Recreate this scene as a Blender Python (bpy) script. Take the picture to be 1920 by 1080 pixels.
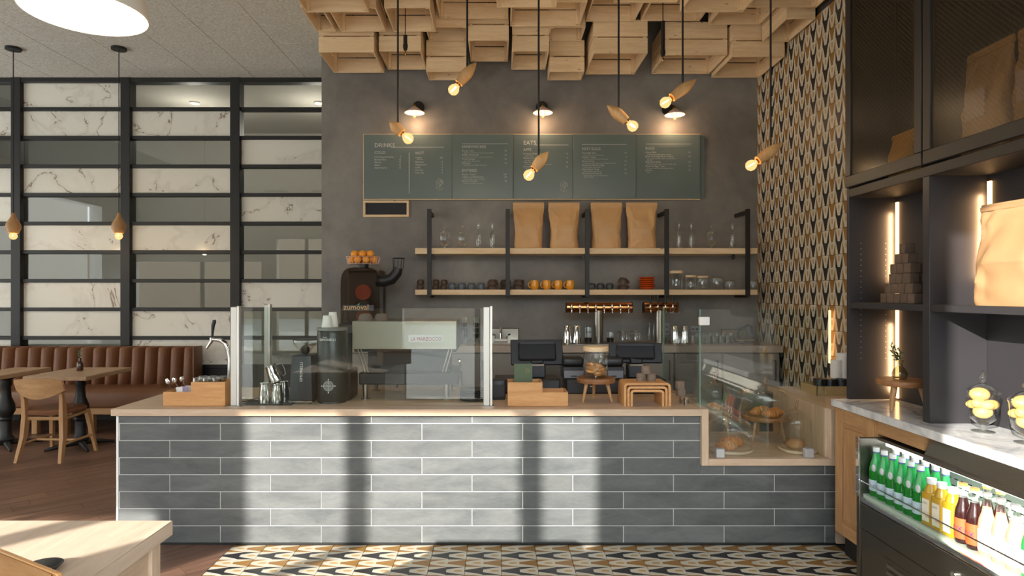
import bpy, bmesh, math, random
from mathutils import Vector, Matrix, Euler
for o in list(bpy.data.objects): bpy.data.objects.remove(o)
S = bpy.context.scene; COL = S.collection
random.seed(7)
# ---------------------------------------------------------------- camera, light, exposure
F, CX, CY, H = 1190., 935., 550., 1.53      # focal length and vanishing point in 1920x1080 pixels, eye height
cam = bpy.data.cameras.new('camera'); cam.sensor_width = 36; cam.lens = 36*F/1920
cam.shift_x = (960-CX)/1920; cam.shift_y = (CY-540)/1920; cam.clip_start = .05
camo = bpy.data.objects.new('camera', cam); COL.objects.link(camo)
camo.location = (0, 0, H); camo.rotation_euler = (math.pi/2, 0, 0); S.camera = camo
w = bpy.data.worlds.new('sky'); S.world = w; w.use_nodes = True
bg = w.node_tree.nodes['Background']; bg.inputs[0].default_value = (.86, .93, 1, 1); bg.inputs[1].default_value = 5.9
sun = bpy.data.lights.new('sun', 'SUN'); sun.energy = 9.5; sun.angle = math.radians(.55); sun.color = (1, .95, .88)
suno = bpy.data.objects.new('sun', sun); COL.objects.link(suno)
suno.rotation_euler = Vector((.64, .77, -.327)).to_track_quat('-Z', 'Y').to_euler(); suno.location = (-4, -6, 5)
def portal(x0, x1, z0, z1):
    l = bpy.data.lights.new('window_portal', 'AREA'); l.shape = 'RECTANGLE'; l.size = x1-x0; l.size_y = z1-z0
    l.cycles.is_portal = True
    o = bpy.data.objects.new('window_portal', l); COL.objects.link(o)
    o.location = ((x0+x1)/2, -1.22, (z0+z1)/2); o.rotation_euler = (math.pi/2, 0, 0)
BAYS = [(-9.4, -6.13, .05, 2.35), (-5.74, -3.45, .05, 2.935), (-1.35, 2.5, .05, 3.6)]
for b in BAYS: portal(*b)
l = bpy.data.lights.new('window_portal', 'AREA'); l.shape = 'RECTANGLE'; l.size = 6.8; l.size_y = 3.3; l.cycles.is_portal = True
o = bpy.data.objects.new('window_portal', l); COL.objects.link(o); o.location = (-9.82, 3.6, 1.95); o.rotation_euler = (math.pi/2, 0, -math.pi/2)
S.view_settings.view_transform = 'Standard'; S.view_settings.look = 'None'
S.view_settings.gamma = 1; S.view_settings.use_curve_mapping = False; S.view_settings.exposure = 0.5
# ---------------------------------------------------------------- helpers
def at(px, py, Y): return Vector(((px-CX)*Y/F, Y, H-(py-CY)*Y/F))
def wx(px, Y): return (px-CX)*Y/F
def wz(py, Y): return H-(py-CY)*Y/F
def yg(py, z=0): return F*(H-z)/(py-CY)
def lin(v):
    v /= 255.
    return v/12.92 if v <= .04045 else ((v+.055)/1.055)**2.4
def C(r, g, b): return (lin(r), lin(g), lin(b), 1)
class MB:
    def __init__(s): s.bm = bmesh.new()
    def _xf(s, vs, M):
        if M is not None: bmesh.ops.transform(s.bm, matrix=M, verts=vs)
    def box(s, x0, x1, y0, y1, z0, z1, bev=0, M=None, seg=1):
        co = [(x, y, z) for x in (x0, x1) for y in (y0, y1) for z in (z0, z1)]
        v = [s.bm.verts.new(c) for c in co]
        fs = [s.bm.faces.new([v[i] for i in q]) for q in ((0,1,3,2),(4,6,7,5),(0,4,5,1),(2,3,7,6),(0,2,6,4),(1,5,7,3))]
        if bev:
            es = list({e for f in fs for e in f.edges})
            r = bmesh.ops.bevel(s.bm, geom=es, offset=bev, segments=seg, affect='EDGES', profile=.5)
            v = list({q for q in r['verts']} | {q for q in v if q.is_valid})
        s._xf(v, M); return s
    def lathe(s, prof, seg=20, loc=(0,0,0), M=None):
        rings = []; vs = []
        for r, z in prof:
            if r < 1e-6: ring = [s.bm.verts.new((loc[0], loc[1], loc[2]+z))]
            else: ring = [s.bm.verts.new((loc[0]+r*math.cos(2*math.pi*i/seg), loc[1]+r*math.sin(2*math.pi*i/seg), loc[2]+z)) for i in range(seg)]
            rings.append(ring); vs += ring
        for a, b in zip(rings, rings[1:]):
            if len(a) == 1 and len(b) == 1: continue
            for i in range(seg):
                j = (i+1) % seg
                if len(a) == 1: s.bm.faces.new((a[0], b[j], b[i]))
                elif len(b) == 1: s.bm.faces.new((a[i], a[j], b[0]))
                else: s.bm.faces.new((a[i], a[j], b[j], b[i]))
        s._xf(vs, M); return s
    def cyl(s, r, z0, z1, loc=(0,0,0), seg=20, M=None, r2=None):
        return s.lathe([(0, z0), (r, z0), (r if r2 is None else r2, z1), (0, z1)], seg, loc, M)
    def tube(s, pts, r, seg=8, M=None, flat=1., closed=False):
        pts = [Vector(p) for p in pts]; n = len(pts); rs = r if isinstance(r, (list, tuple)) else [r]*n
        rings = []; up = None; vs = []
        for i, p in enumerate(pts):
            if closed: t = pts[(i+1) % n]-pts[i-1]
            else: t = pts[min(i+1, n-1)]-pts[max(i-1, 0)]
            t.normalize()
            if up is None: up = Vector((0,0,1)) if abs(t.z) < .9 else Vector((1,0,0))
            a = t.cross(up).normalized(); b = a.cross(t).normalized(); up = b
            ring = [s.bm.verts.new(p+(a*math.cos(2*math.pi*k/seg)+b*math.sin(2*math.pi*k/seg)*flat)*rs[i]) for k in range(seg)]
            rings.append(ring); vs += ring
        for i in range(n if closed else n-1):
            A, B = rings[i], rings[(i+1) % n]
            for k in range(seg):
                j = (k+1) % seg; s.bm.faces.new((A[k], A[j], B[j], B[k]))
        if not closed:
            s.bm.faces.new(rings[0][::-1]); s.bm.faces.new(rings[-1])
        s._xf(vs, M); return s
    def prism(s, poly, z0, z1, M=None):
        a = [s.bm.verts.new((x, y, z0)) for x, y in poly]; b = [s.bm.verts.new((x, y, z1)) for x, y in poly]; n = len(a)
        s.bm.faces.new(a[::-1]); s.bm.faces.new(b)
        for i in range(n): s.bm.faces.new((a[i], a[(i+1) % n], b[(i+1) % n], b[i]))
        s._xf(a+b, M); return s
    def grid(s, rows, wrap=False, M=None):
        g = [[s.bm.verts.new(p) for p in r] for r in rows]; m = len(g[0])
        for a, b in zip(g, g[1:]):
            for i in range(m if wrap else m-1):
                j = (i+1) % m; s.bm.faces.new((a[i], a[j], b[j], b[i]))
        s._xf([v for r in g for v in r], M); return s
    def ball(s, r, loc, seg=12, rings=8, sc=(1,1,1), M=None):
        pr = [(max(0, r*math.sin(math.pi*i/rings)), -r*math.cos(math.pi*i/rings)) for i in range(rings+1)]
        pr[0] = (0, -r); pr[-1] = (0, r)
        T = Matrix.Translation(loc) @ Matrix.Diagonal((*sc, 1))
        return s.lathe(pr, seg, M=(M @ T) if M else T)
    def mesh(s, name):
        bmesh.ops.recalc_face_normals(s.bm, faces=s.bm.faces[:])
        me = bpy.data.meshes.new(name); s.bm.to_mesh(me); s.bm.free()
        me.polygons.foreach_set('use_smooth', [True]*len(me.polygons))
        me.set_sharp_from_angle(angle=math.radians(38)); me.update(); return me
    def build(s, name, mat, parent=None, org=None, w=False):
        """org: world origin of the object; w: coordinates are world ones, parent is an unrotated thing"""
        if org is not None: bmesh.ops.translate(s.bm, vec=-Vector(org), verts=s.bm.verts[:])
        if w: bmesh.ops.translate(s.bm, vec=-root_loc(parent), verts=s.bm.verts[:])
        return link(name, s.mesh(name), mat, parent, org or (0,0,0))
def root_loc(o):
    v = Vector((0,0,0))
    while o is not None: v = v+Vector(o.location); o = o.parent
    return v
def link(name, me, mat, parent=None, loc=(0,0,0), rot=(0,0,0)):
    o = bpy.data.objects.new(name, me); COL.objects.link(o)
    if mat is not None and not me.materials: me.materials.append(mat)
    o.parent = parent; o.location = loc; o.rotation_euler = rot; return o
def tag(o, label, cat, group=None):
    o['label'] = label; o['category'] = cat
    if group: o['group'] = group
    return o
def thing(name, label, cat, loc=(0,0,0), rz=0, group=None):
    o = bpy.data.objects.new(name, None); COL.objects.link(o); o.empty_display_size = .05
    o.location = loc; o.rotation_euler = (0, 0, rz); return tag(o, label, cat, group)
def struct(o): o['kind'] = 'structure'; return o
def dup(root, loc, rz=None, label=None):
    r = root.copy(); COL.objects.link(r); r.location = loc
    if rz is not None: r.rotation_euler = (0, 0, rz)
    if label: r['label'] = label
    for ch in list(root.children):
        c = ch.copy(); COL.objects.link(c); c.parent = r
        for g in ch.children:
            d = g.copy(); COL.objects.link(d); d.parent = c
    return r
ORD = ['first','second','third','fourth','fifth','sixth','seventh','eighth','ninth','tenth','eleventh','twelfth','thirteenth','fourteenth']
def RX(a): return Matrix.Rotation(math.radians(a), 4, 'X')
def RY(a): return Matrix.Rotation(math.radians(a), 4, 'Y')
def RZ(a): return Matrix.Rotation(math.radians(a), 4, 'Z')
def T(x, y, z): return Matrix.Translation((x, y, z))
# ---------------------------------------------------------------- lettering
def text_mb(items):
    """items: (text, size, matrix[, align]) -> one MB of flat lettering in the XY plane of each matrix"""
    obs = []
    for it in items:
        cu = bpy.data.curves.new('t', 'FONT'); cu.body = it[0]; cu.size = it[1]; cu.resolution_u = 2
        cu.align_x = it[3] if len(it) > 3 else 'LEFT'; cu.extrude = 0
        ob = bpy.data.objects.new('t', cu); COL.objects.link(ob); obs.append((ob, it[2]))
    bpy.context.view_layer.update(); dg = bpy.context.evaluated_depsgraph_get(); mb = MB()
    for ob, M in obs:
        me = bpy.data.meshes.new_from_object(ob.evaluated_get(dg)); me.transform(M); mb.bm.from_mesh(me)
        bpy.data.meshes.remove(me); cu = ob.data; bpy.data.objects.remove(ob); bpy.data.curves.remove(cu)
    return mb
FACE = RX(90)                       # lettering that faces the camera (-Y)
# ---------------------------------------------------------------- materials
class NT:
    def __init__(s, name):
        s.m = bpy.data.materials.new(name); s.m.use_nodes = True; s.t = s.m.node_tree; s.t.nodes.clear()
        s.out = s.n('ShaderNodeOutputMaterial')
    def n(s, typ, **kw):
        nd = s.t.nodes.new(typ)
        for k, v in kw.items(): setattr(nd, k, v)
        return nd
    def l(s, a, b): s.t.links.new(a, b)
    def set(s, sock, v):
        if hasattr(v, 'is_linked') or isinstance(v, bpy.types.NodeSocket): s.l(v, sock)
        else: sock.default_value = v
    def m_(s, op, a, b=0., c=0.):
        nd = s.n('ShaderNodeMath', operation=op); s.set(nd.inputs[0], a); s.set(nd.inputs[1], b); s.set(nd.inputs[2], c); return nd.outputs[0]
    def mix(s, f, a, b):
        nd = s.n('ShaderNodeMix', data_type='RGBA'); s.set(nd.inputs[0], f); s.set(nd.inputs[6], a); s.set(nd.inputs[7], b); return nd.outputs[2]
    def obj(s, scale=(1,1,1), rot=(0,0,0)):
        tc = s.n('ShaderNodeTexCoord'); mp = s.n('ShaderNodeMapping'); s.l(tc.outputs['Object'], mp.inputs[0])
        mp.inputs['Scale'].default_value = scale; mp.inputs['Rotation'].default_value = rot; return mp.outputs[0]
    def rnd_off(s, vec):
        oi = s.n('ShaderNodeObjectInfo'); sc = s.m_('MULTIPLY', oi.outputs['Random'], 37.)
        ad = s.n('ShaderNodeVectorMath', operation='ADD'); cb = s.n('ShaderNodeCombineXYZ')
        for i in range(3): s.l(sc, cb.inputs[i])
        s.l(vec, ad.inputs[0]); s.l(cb.outputs[0], ad.inputs[1]); return ad.outputs[0]
    def noise(s, vec, scale, detail=4, rough=.55, dist=0):
        nd = s.n('ShaderNodeTexNoise'); s.l(vec, nd.inputs['Vector']); nd.inputs['Scale'].default_value = scale
        nd.inputs['Detail'].default_value = detail; nd.inputs['Roughness'].default_value = rough; nd.inputs['Distortion'].default_value = dist
        return nd.outputs['Fac']
    def ramp(s, f, *stops):
        nd = s.n('ShaderNodeValToRGB'); s.l(f, nd.inputs[0]); e = nd.color_ramp.elements
        while len(e) < len(stops): e.new(.5)
        for q, (p, c) in zip(e, stops): q.position = p; q.color = c if len(c) == 4 else (*c, 1)
        return nd.outputs[0]
    def bright(s, col, f):
        nd = s.n('ShaderNodeVectorMath', operation='SCALE'); s.set(nd.inputs[0], col if not isinstance(col, tuple) else col[:3]); s.set(nd.inputs[3], f); return nd.outputs[0]
    def rand(s, lo, hi):
        oi = s.n('ShaderNodeObjectInfo'); return s.m_('MULTIPLY_ADD', oi.outputs['Random'], hi-lo, lo)
    def pbsdf(s, col, rough=.5, metal=0., spec=.5, coat=0., bump=None, bd=.01, emis=None, es=0., sss=0.):
        b = s.n('ShaderNodeBsdfPrincipled'); s.set(b.inputs['Base Color'], col); s.set(b.inputs['Roughness'], rough)
        b.inputs['Metallic'].default_value = metal; b.inputs['Specular IOR Level'].default_value = spec; b.inputs['Coat Weight'].default_value = coat
        if emis: b.inputs['Emission Color'].default_value = emis; b.inputs['Emission Strength'].default_value = es
        if bump is not None:
            bp = s.n('ShaderNodeBump'); bp.inputs['Distance'].default_value = bd; bp.inputs['Strength'].default_value = .6
            s.l(bump, bp.inputs['Height']); s.l(bp.outputs[0], b.inputs['Normal'])
        return b.outputs[0]
    def done(s, sh): s.l(sh, s.out.inputs[0]); return s.m
def plain(name, col, rough=.5, metal=0., amt=.0, scale=8., spec=.5, coat=0., rand=0., bump=0., stretch=(1,1,1), emis=None, es=0.):
    t = NT(name); c = col; bmp = None
    if amt or bump:
        n = t.noise(t.rnd_off(t.obj(stretch)), scale, 6)
        if amt: c = t.bright(c, t.m_('MULTIPLY_ADD', n, 2*amt*1.6, 1-amt*1.6))
        if bump: bmp = n
    if rand: c = t.bright(c, t.rand(1-rand, 1+rand))
    return t.done(t.pbsdf(c, rough, metal, spec, coat, bmp, bump or .01, emis, es))
_w = {}
def wood(name, light, dark, axis='X', rough=.5, rand=.08, grain=1., knots=0., ring=.5):
    k = name+axis
    if k in _w: return _w[k]
    t = NT(k); st = {'X': (1,9,9), 'Y': (9,1,9), 'Z': (9,9,1)}[axis]
    v = t.rnd_off(t.obj(st))
    a = t.noise(v, 2.2*grain, 5, .6, .8); b = t.noise(v, 14*grain, 3, .7)
    f = t.m_('ADD', t.m_('MULTIPLY', a, .75), t.m_('MULTIPLY', b, .35))
    col = t.ramp(f, (.33, light), (.72, dark))
    if knots:
        vo = t.n('ShaderNodeTexVoronoi'); s2 = {'X': (2.2,8,8), 'Y': (8,2.2,8), 'Z': (8,8,2.2)}[axis]
        t.l(t.rnd_off(t.obj(s2)), vo.inputs['Vector']); vo.inputs['Scale'].default_value = knots
        kf = t.ramp(vo.outputs['Distance'], (.03, (1,1,1)), (.1, (0,0,0))); col = t.mix(t.m_('MULTIPLY', kf, .8), col, C(120, 80, 45))
    col = t.bright(col, t.rand(1-rand, 1+rand))
    _w[k] = t.done(t.pbsdf(col, rough, 0, .4, 0, f, .0015)); return _w[k]
def thin_glass(name, tint=(1,1,1,1), ior=1.45, rough=0., gloss=(1,1,1,1), boost=0., power=5., edge=1.):
    t = NT(name); tr = t.n('ShaderNodeBsdfTransparent'); tr.inputs[0].default_value = tint
    gl = t.n('ShaderNodeBsdfGlossy'); gl.inputs['Roughness'].default_value = rough; gl.inputs[0].default_value = gloss
    f0 = ((ior-1)/(ior+1))**2; lw = t.n('ShaderNodeLayerWeight'); lw.inputs[0].default_value = .5
    f = t.m_('MULTIPLY_ADD', t.m_('POWER', lw.outputs['Facing'], power), edge-f0, f0+boost)
    mx = t.n('ShaderNodeMixShader'); t.l(f, mx.inputs[0]); t.l(tr.outputs[0], mx.inputs[1]); t.l(gl.outputs[0], mx.inputs[2])
    return t.done(mx.outputs[0])
def emit(name, col, st):
    t = NT(name); e = t.n('ShaderNodeEmission'); e.inputs[0].default_value = col; e.inputs[1].default_value = st; return t.done(e.outputs[0])
PINE = lambda ax='X': wood('pine', C(238,214,176), C(216,184,142), ax, .55, .07, 1, 2.0)
OAKL = lambda ax='X': wood('pale_ash_wood', C(222,198,172), C(190,162,134), ax, .4, .05, .8)
OAK = lambda ax='X': wood('oak', C(200,158,112), C(165,122,80), ax, .5, .05, 1.)
BAMBOO = lambda ax='X': wood('bamboo', C(222,170,112), C(196,140,84), ax, .45, .03, 1.3)
ACACIA = lambda ax='X': wood('acacia', C(176,126,82), C(120,78,46), ax, .45, .06, 1.)
FLOORW = wood('walnut_floor', C(146,110,90), C(100,74,60), 'X', .38, .22, .7)
BLACK = plain('black_steel', C(25,24,23), .5, 0, .1, 6)
BLACKP = plain('black_plastic', C(30,31,33), .4)
DARKP = plain('charcoal_plastic', C(48,50,55), .45)
STEEL = plain('brushed_steel', C(166,162,152), .28, 1, .06, 30, stretch=(1,1,12))
STEELD = plain('dark_brushed_steel', C(128,122,114), .33, 1, .06, 30, stretch=(1,12,1))
CHROME = plain('chrome', C(225,225,225), .08, 1)
COPPER = plain('polished_copper', C(214,150,96), .15, 1)
BRASS = plain('brass', C(180,140,70), .25, 1)
WHITE = plain('white_paint', C(235,232,226), .5)
PAPER = plain('white_paper', C(240,238,234), .7)
GLASS = thin_glass('clear_glass', (.97,.985,.98,1), 1.45, power=2.2, edge=.9)
JARGLASS = thin_glass('jar_glass', (.93,.95,.94,1), 1.5, .03, boost=.03, power=2., edge=.8)
PANE = thin_glass('window_glass', (.84,.85,.82,1), 1.6)
GUARD = thin_glass('guard_glass', (.94,.97,.955,1), 1.5)
GEDGE = plain('green_glass_edge', C(120,165,150), .15)
KRAFT = plain('kraft_paper', C(208,164,112), .5, 0, .08, 6, bump=.008)
CORD = plain('black_cord', C(20,20,20), .6)
def bulbmat(): return emit('filament_glow', (1, .62, .25, 1), 60)
GLOW = bulbmat()
def lit_bulb():
    t = NT('lit_amber_bulb'); tr = t.n('ShaderNodeBsdfTransparent'); tr.inputs[0].default_value = (1,.82,.55,1)
    e = t.n('ShaderNodeEmission'); e.inputs[0].default_value = (1,.6,.26,1); e.inputs[1].default_value = 1.5
    mx = t.n('ShaderNodeMixShader'); mx.inputs[0].default_value = .42; t.l(tr.outputs[0], mx.inputs[1]); t.l(e.outputs[0], mx.inputs[2]); return t.done(mx.outputs[0])
AMBERGLASS = lit_bulb()
LEATHER = plain('brown_leather', C(122,80,52), .45, 0, .16, 5, bump=.002)
CERAM = {'orange': plain('orange_glaze', C(235,160,45), .18, coat=.4), 'brown': plain('brown_stoneware', C(84,66,56), .5, 0, .1),
         'blue': plain('blue_grey_stoneware', C(92,100,108), .35), 'grey': plain('dark_grey_stoneware', C(70,72,75), .4), 'red': plain('red_orange_glaze', C(215,90,35), .25)}
# tile pattern: cups and fish shapes in two columns per tile, local x is the long axis
def tile_mat():
    t = NT('patterned_cement_tile'); P_ = .2032
    tc = t.n('ShaderNodeTexCoord'); sp = t.n('ShaderNodeSeparateXYZ'); t.l(tc.outputs['Object'], sp.inputs[0])
    u = t.m_('ADD', t.m_('DIVIDE', sp.outputs[0], P_), .5); v = t.m_('ADD', t.m_('DIVIDE', sp.outputs[1], P_), .5)
    col2 = t.m_('GREATER_THAN', v, .5)
    x = t.m_('ABSOLUTE', t.m_('SUBTRACT', t.m_('FRACT', t.m_('MULTIPLY', v, 2.)), .5))
    q = t.m_('FRACT', t.m_('ADD', t.m_('SUBTRACT', 1., u), t.m_('MULTIPLY', col2, .5)))
    low = t.m_('GREATER_THAN', q, .5); a = t.m_('FRACT', t.m_('MULTIPLY', q, 2.))
    hwA = t.m_('MULTIPLY_ADD', t.m_('POWER', a, 1.05), -.34, .5)
    hwB = t.m_('MULTIPLY_ADD', t.m_('POWER', a, .7), -.38, .5)
    hw = t.m_('ADD', t.m_('MULTIPLY', hwA, t.m_('SUBTRACT', 1., low)), t.m_('MULTIPLY', hwB, low))
    ins = t.m_('LESS_THAN', x, hw)
    islight = t.m_('ABSOLUTE', t.m_('SUBTRACT', ins, low))
    dx = t.m_('DIVIDE', x, .115); da = t.m_('DIVIDE', t.m_('SUBTRACT', a, .36), .24)
    dot = t.m_('LESS_THAN', t.m_('ADD', t.m_('MULTIPLY', dx, dx), t.m_('MULTIPLY', da, da)), 1.)
    dot = t.m_('MULTIPLY', dot, t.m_('MULTIPLY', ins, t.m_('SUBTRACT', 1., low)))
    n = t.noise(t.rnd_off(t.obj((1,1,1))), 12, 5)
    dark = t.mix(col2, C(42,41,42), C(146,108,54)); lt = t.mix(dot, C(196,189,171), C(182,150,96))
    c = t.mix(islight, dark, lt); c = t.bright(c, t.m_('MULTIPLY_ADD', n, .3, .85)); c = t.bright(c, t.rand(.94, 1.06))
    return t.done(t.pbsdf(c, .42, 0, .45))
TILE = tile_mat()
def marble_mat(name, base, vein, sc=1.4, vw=.022, rough=.2):
    t = NT(name); v = t.rnd_off(t.obj((1,1,1)))
    n = t.noise(v, sc, 6, .6, .6); n2 = t.noise(v, sc*2.2, 3)
    r = t.m_('ABSOLUTE', t.m_('SUBTRACT', n, .5)); f = t.m_('LESS_THAN', r, t.m_('MULTIPLY', t.m_('GREATER_THAN', n2, .52), vw*.25))
    soft = t.ramp(r, (0, (1,1,1)), (.05, (0,0,0)))
    c = t.mix(t.m_('MULTIPLY', soft, .14), base, vein); c = t.mix(t.m_('MULTIPLY', f, .75), c, vein)
    return t.done(t.pbsdf(c, rough, 0, .5))
QUARTZ = marble_mat('white_quartz_panel', C(226,222,210), C(120,92,66))
def worktop_marble():
    t = NT('grey_white_marble'); v = t.obj((1,1,1)); n = t.noise(v, 6, 8, .65, 1.2); n2 = t.noise(v, 22, 5)
    c = t.ramp(n, (.3, C(236,236,234)), (.52, C(205,206,206)), (.68, C(160,162,165)))
    c = t.bright(c, t.m_('MULTIPLY_ADD', n2, .2, .9)); return t.done(t.pbsdf(c, .15, 0, .5))
MARBLE = worktop_marble()
def concrete(name, a, b, sc, rough=.6):
    t = NT(name); v = t.obj((1,1,1)); n = t.noise(v, sc, 8, .62, .4); n2 = t.noise(v, sc*9, 4)
    f = t.m_('ADD', t.m_('MULTIPLY', n, .85), t.m_('MULTIPLY', n2, .15))
    return t.done(t.pbsdf(t.ramp(f, (.32, a), (.68, b)), rough, 0, .4, 0, n2, .002))
PLASTER = concrete('dark_grey_plaster', C(102,99,96), C(146,141,135), 1.1, .5)
def ctile():
    t = NT('grey_concrete_tile'); v = t.rnd_off(t.obj((1,1,3))); n = t.noise(v, 3.2, 8, .6, .5); n2 = t.noise(v, 30, 4)
    f = t.m_('ADD', t.m_('MULTIPLY', n, .8), t.m_('MULTIPLY', n2, .2))
    c = t.ramp(f, (.3, C(76,79,80)), (.7, C(108,110,108))); c = t.bright(c, t.rand(.88, 1.1))
    return t.done(t.pbsdf(c, .38, 0, .45, 0, n2, .0008))
CTILE = ctile()
GROUT = plain('light_grout', C(205,205,198), .8)
def felt():
    t = NT('grey_fibre_board'); n = t.noise(t.obj((1,1,1)), 40, 8, .8); n2 = t.noise(t.obj((1,1,1)), 2, 2)
    c = t.ramp(n, (.34, C(180,174,160)), (.62, C(228,223,210)))
    return t.done(t.pbsdf(c, .95, 0, .2, 0, n, .006))
FELT = felt()
# ---------------------------------------------------------------- the room shell
YB, XR, YP, ZC = 6.575, 2.68, 7.7, 4.13       # grey wall, tiled wall, glazed partition, left ceiling
floor = struct(MB().box(-9.6, 2.9, -1.2, 11.2, -.3, -.012).build('floor', plain('floor_screed', C(70,62,56), .8)))
struct(MB().box(-60, 60, -70, -1.21, -.32, -.05).build('ground', plain('street_paving', C(150,148,142), .9, 0, .1, 2)))
def clip(poly, x0, x1, y0, y1):
    for ax, lim, sg in ((0, x0, 1), (0, x1, -1), (1, y0, 1), (1, y1, -1)):
        out = []
        for i, p in enumerate(poly):
            q = poly[i-1]; a = sg*(p[ax]-lim) >= 0; b = sg*(q[ax]-lim) >= 0
            if a != b:
                t_ = (lim-q[ax])/(p[ax]-q[ax]); out.append((q[0]+t_*(p[0]-q[0]), q[1]+t_*(p[1]-q[1])))
            if a: out.append(p)
        poly = out
        if len(poly) < 3: return None
    return poly
c45 = math.sqrt(.5); rp = random.Random(3)
def planks(x0, x1, y0, y1):
    pw, g = .127, .0015
    cs = [(x*c45+y*c45, -x*c45+y*c45) for x in (x0, x1) for y in (y0, y1)]
    a0, a1 = min(c[0] for c in cs), max(c[0] for c in cs); b0, b1 = min(c[1] for c in cs), max(c[1] for c in cs)
    b = b0
    while b < b1:
        a = a0-rp.random()*1.5
        while a < a1:
            L = rp.uniform(1.2, 2.1)
            quad = [(a+g, b+g), (a+L-g, b+g), (a+L-g, b+pw-g), (a+g, b+pw-g)]
            pts = [((u-v)*c45, (u+v)*c45) for u, v in quad]
            cp = clip(pts, x0, x1, y0, y1)
            if cp and len(cp) > 2:
                ar = abs(sum(cp[i-1][0]*cp[i][1]-cp[i][0]*cp[i-1][1] for i in range(len(cp))))/2
                if ar > .004:
                    mx = sum(p[0] for p in cp)/len(cp); my = sum(p[1] for p in cp)/len(cp)
                    loc = [((p[0]-mx)*c45+(p[1]-my)*c45, -(p[0]-mx)*c45+(p[1]-my)*c45) for p in cp]
                    link('plank', MB().prism(loc, -.012, rp.uniform(-.0008, 0)).mesh('plank'), FLOORW, floor, (mx, my, 0), (0, 0, math.pi/4))
            a += L
        b += pw
planks(-6.6, -1.612, 3.0, 7.7); planks(-2.6, -1.612, 1.2, 3.0)
TP = .2032
tm = MB().box(-TP/2+.0012, TP/2-.0012, -TP/2+.0012, TP/2-.0012, -.012, 0, .0008).mesh('tile')
for i in range(18):
    for j in range(13):
        link('tile', tm, TILE, floor, (-1.61+TP*(i+.5), 3.855-TP*(j+.5), 0))
# walls
wb = struct(MB().box(wx(603, YB), 2.9, YB, YP+.15, -.02, 4.7).build('wall_back', PLASTER))
wr = struct(MB().box(XR+.012, 2.9, -1.0, YB, -.02, 4.7).build('wall_right', plain('dark_adhesive', C(60,55,50), .8)))
M3 = Matrix(((0,0,-1),(0,1,0),(1,0,0))).to_euler()
for j in range(14):
    for i in range(16):
        y = YB-TP*(j+.5); z = .62+TP*(i+.5)
        if y < 4.75 and z < .84: continue
        link('tile', tm, TILE, wr, (XR, y, z), M3)
struct(MB().box(-9.8, -9.5, -1.0, 0.2, -.02, 4.7).box(-9.8, -9.5, 7.0, 11.2, -.02, 4.7).box(-9.8, -9.5, .2, 7.0, -.02, .3).box(-9.8, -9.5, .2, 7.0, 3.6, 4.7).build('wall_left', WHITE))
o = MB().box(-14.5, -12.5, -3.9, 12, -.05, 5.4).build('added_building', plain('pale_render', C(205,200,190), .9)); tag(o, 'plain pale building added outside to keep sun off the side windows', 'building')  # unseen block added to stop direct sun entering the left windows
o = MB().box(-40, 34, -26, -24, -.05, 5.5).build('added_building', plain('tan_render', C(140,125,108), .9)); tag(o, 'long tan building added out front to dim the glass reflections', 'building')  # unseen block added to darken the bright sky mirrored in the panes
for k, (x, y) in enumerate(((-3.2, -10), (1.5, -11.5), (6, -10))):
    t = thing('street_tree', 'leafy street tree outside the front windows, %s one' % ['left', 'middle', 'right'][k], 'tree', (x, y, -.05)); rk = random.Random(k); MB().tube([(0,0,0),(.05,0,1.2),(0,.05,2.2)], [.12,.1,.08], 8).build('trunk', ACACIA('Z'), t); mb = MB()
    for q in range(26): mb.ball(rk.uniform(.3,.6), (rk.uniform(-1.2,1.2), rk.uniform(-1,1), rk.uniform(1.9,4.0)), 8, 6)
    mb.build('crown', plain('foliage', C(62,84,48), .8, 0, .4, 6), t)
fr = MB(); xs = -9.6
for (a, b, z0, z1) in BAYS:
    fr.box(xs, a, -1.2, -1.0, -.02, 4.7); fr.box(a, b, -1.2, -1.0, z1, 4.7); fr.box(a, b, -1.2, -1.0, -.02, z0); xs = b
fr.box(xs, 2.9, -1.2, -1.0, -.02, 4.7)
wf = struct(fr.build('wall_front', plain('warm_white_plaster', C(214,208,196), .8)))
for x in (-4.99, -3.93, -7.7, -.3, 1.0):
    zt = next(b[3] for b in BAYS if b[0] < x < b[1])
    MB().box(x-.04, x+.04, -1.14, -1.06, .05, zt).build('mullion', BLACK, wf)
# ceilings
ce = struct(MB().box(-9.6, -1.72, -1.2, YP+.1, ZC+.012, 4.7).build('ceiling', plain('ceiling_void', C(70,68,64), .9)))
for i in range(8):
    x1 = -1.722-.609*i; y = YP+.06 if i % 2 else YP-1.1
    if not i % 2: MB().box(x1-.606, x1, YP-1.098, YP+.06, ZC, ZC+.012, .002).build('ceiling_panel', FELT, ce)
    while y > 0:
        MB().box(x1-.606, x1, y-2.398, y, ZC, ZC+.012, .002).build('ceiling_panel', FELT, ce); y -= 2.4
struct(MB().box(-1.72, 2.9, -1.2, YB, 4.56, 4.7).build('ceiling_bar', plain('black_ceiling_paint', C(40,38,36), .9)))
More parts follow.
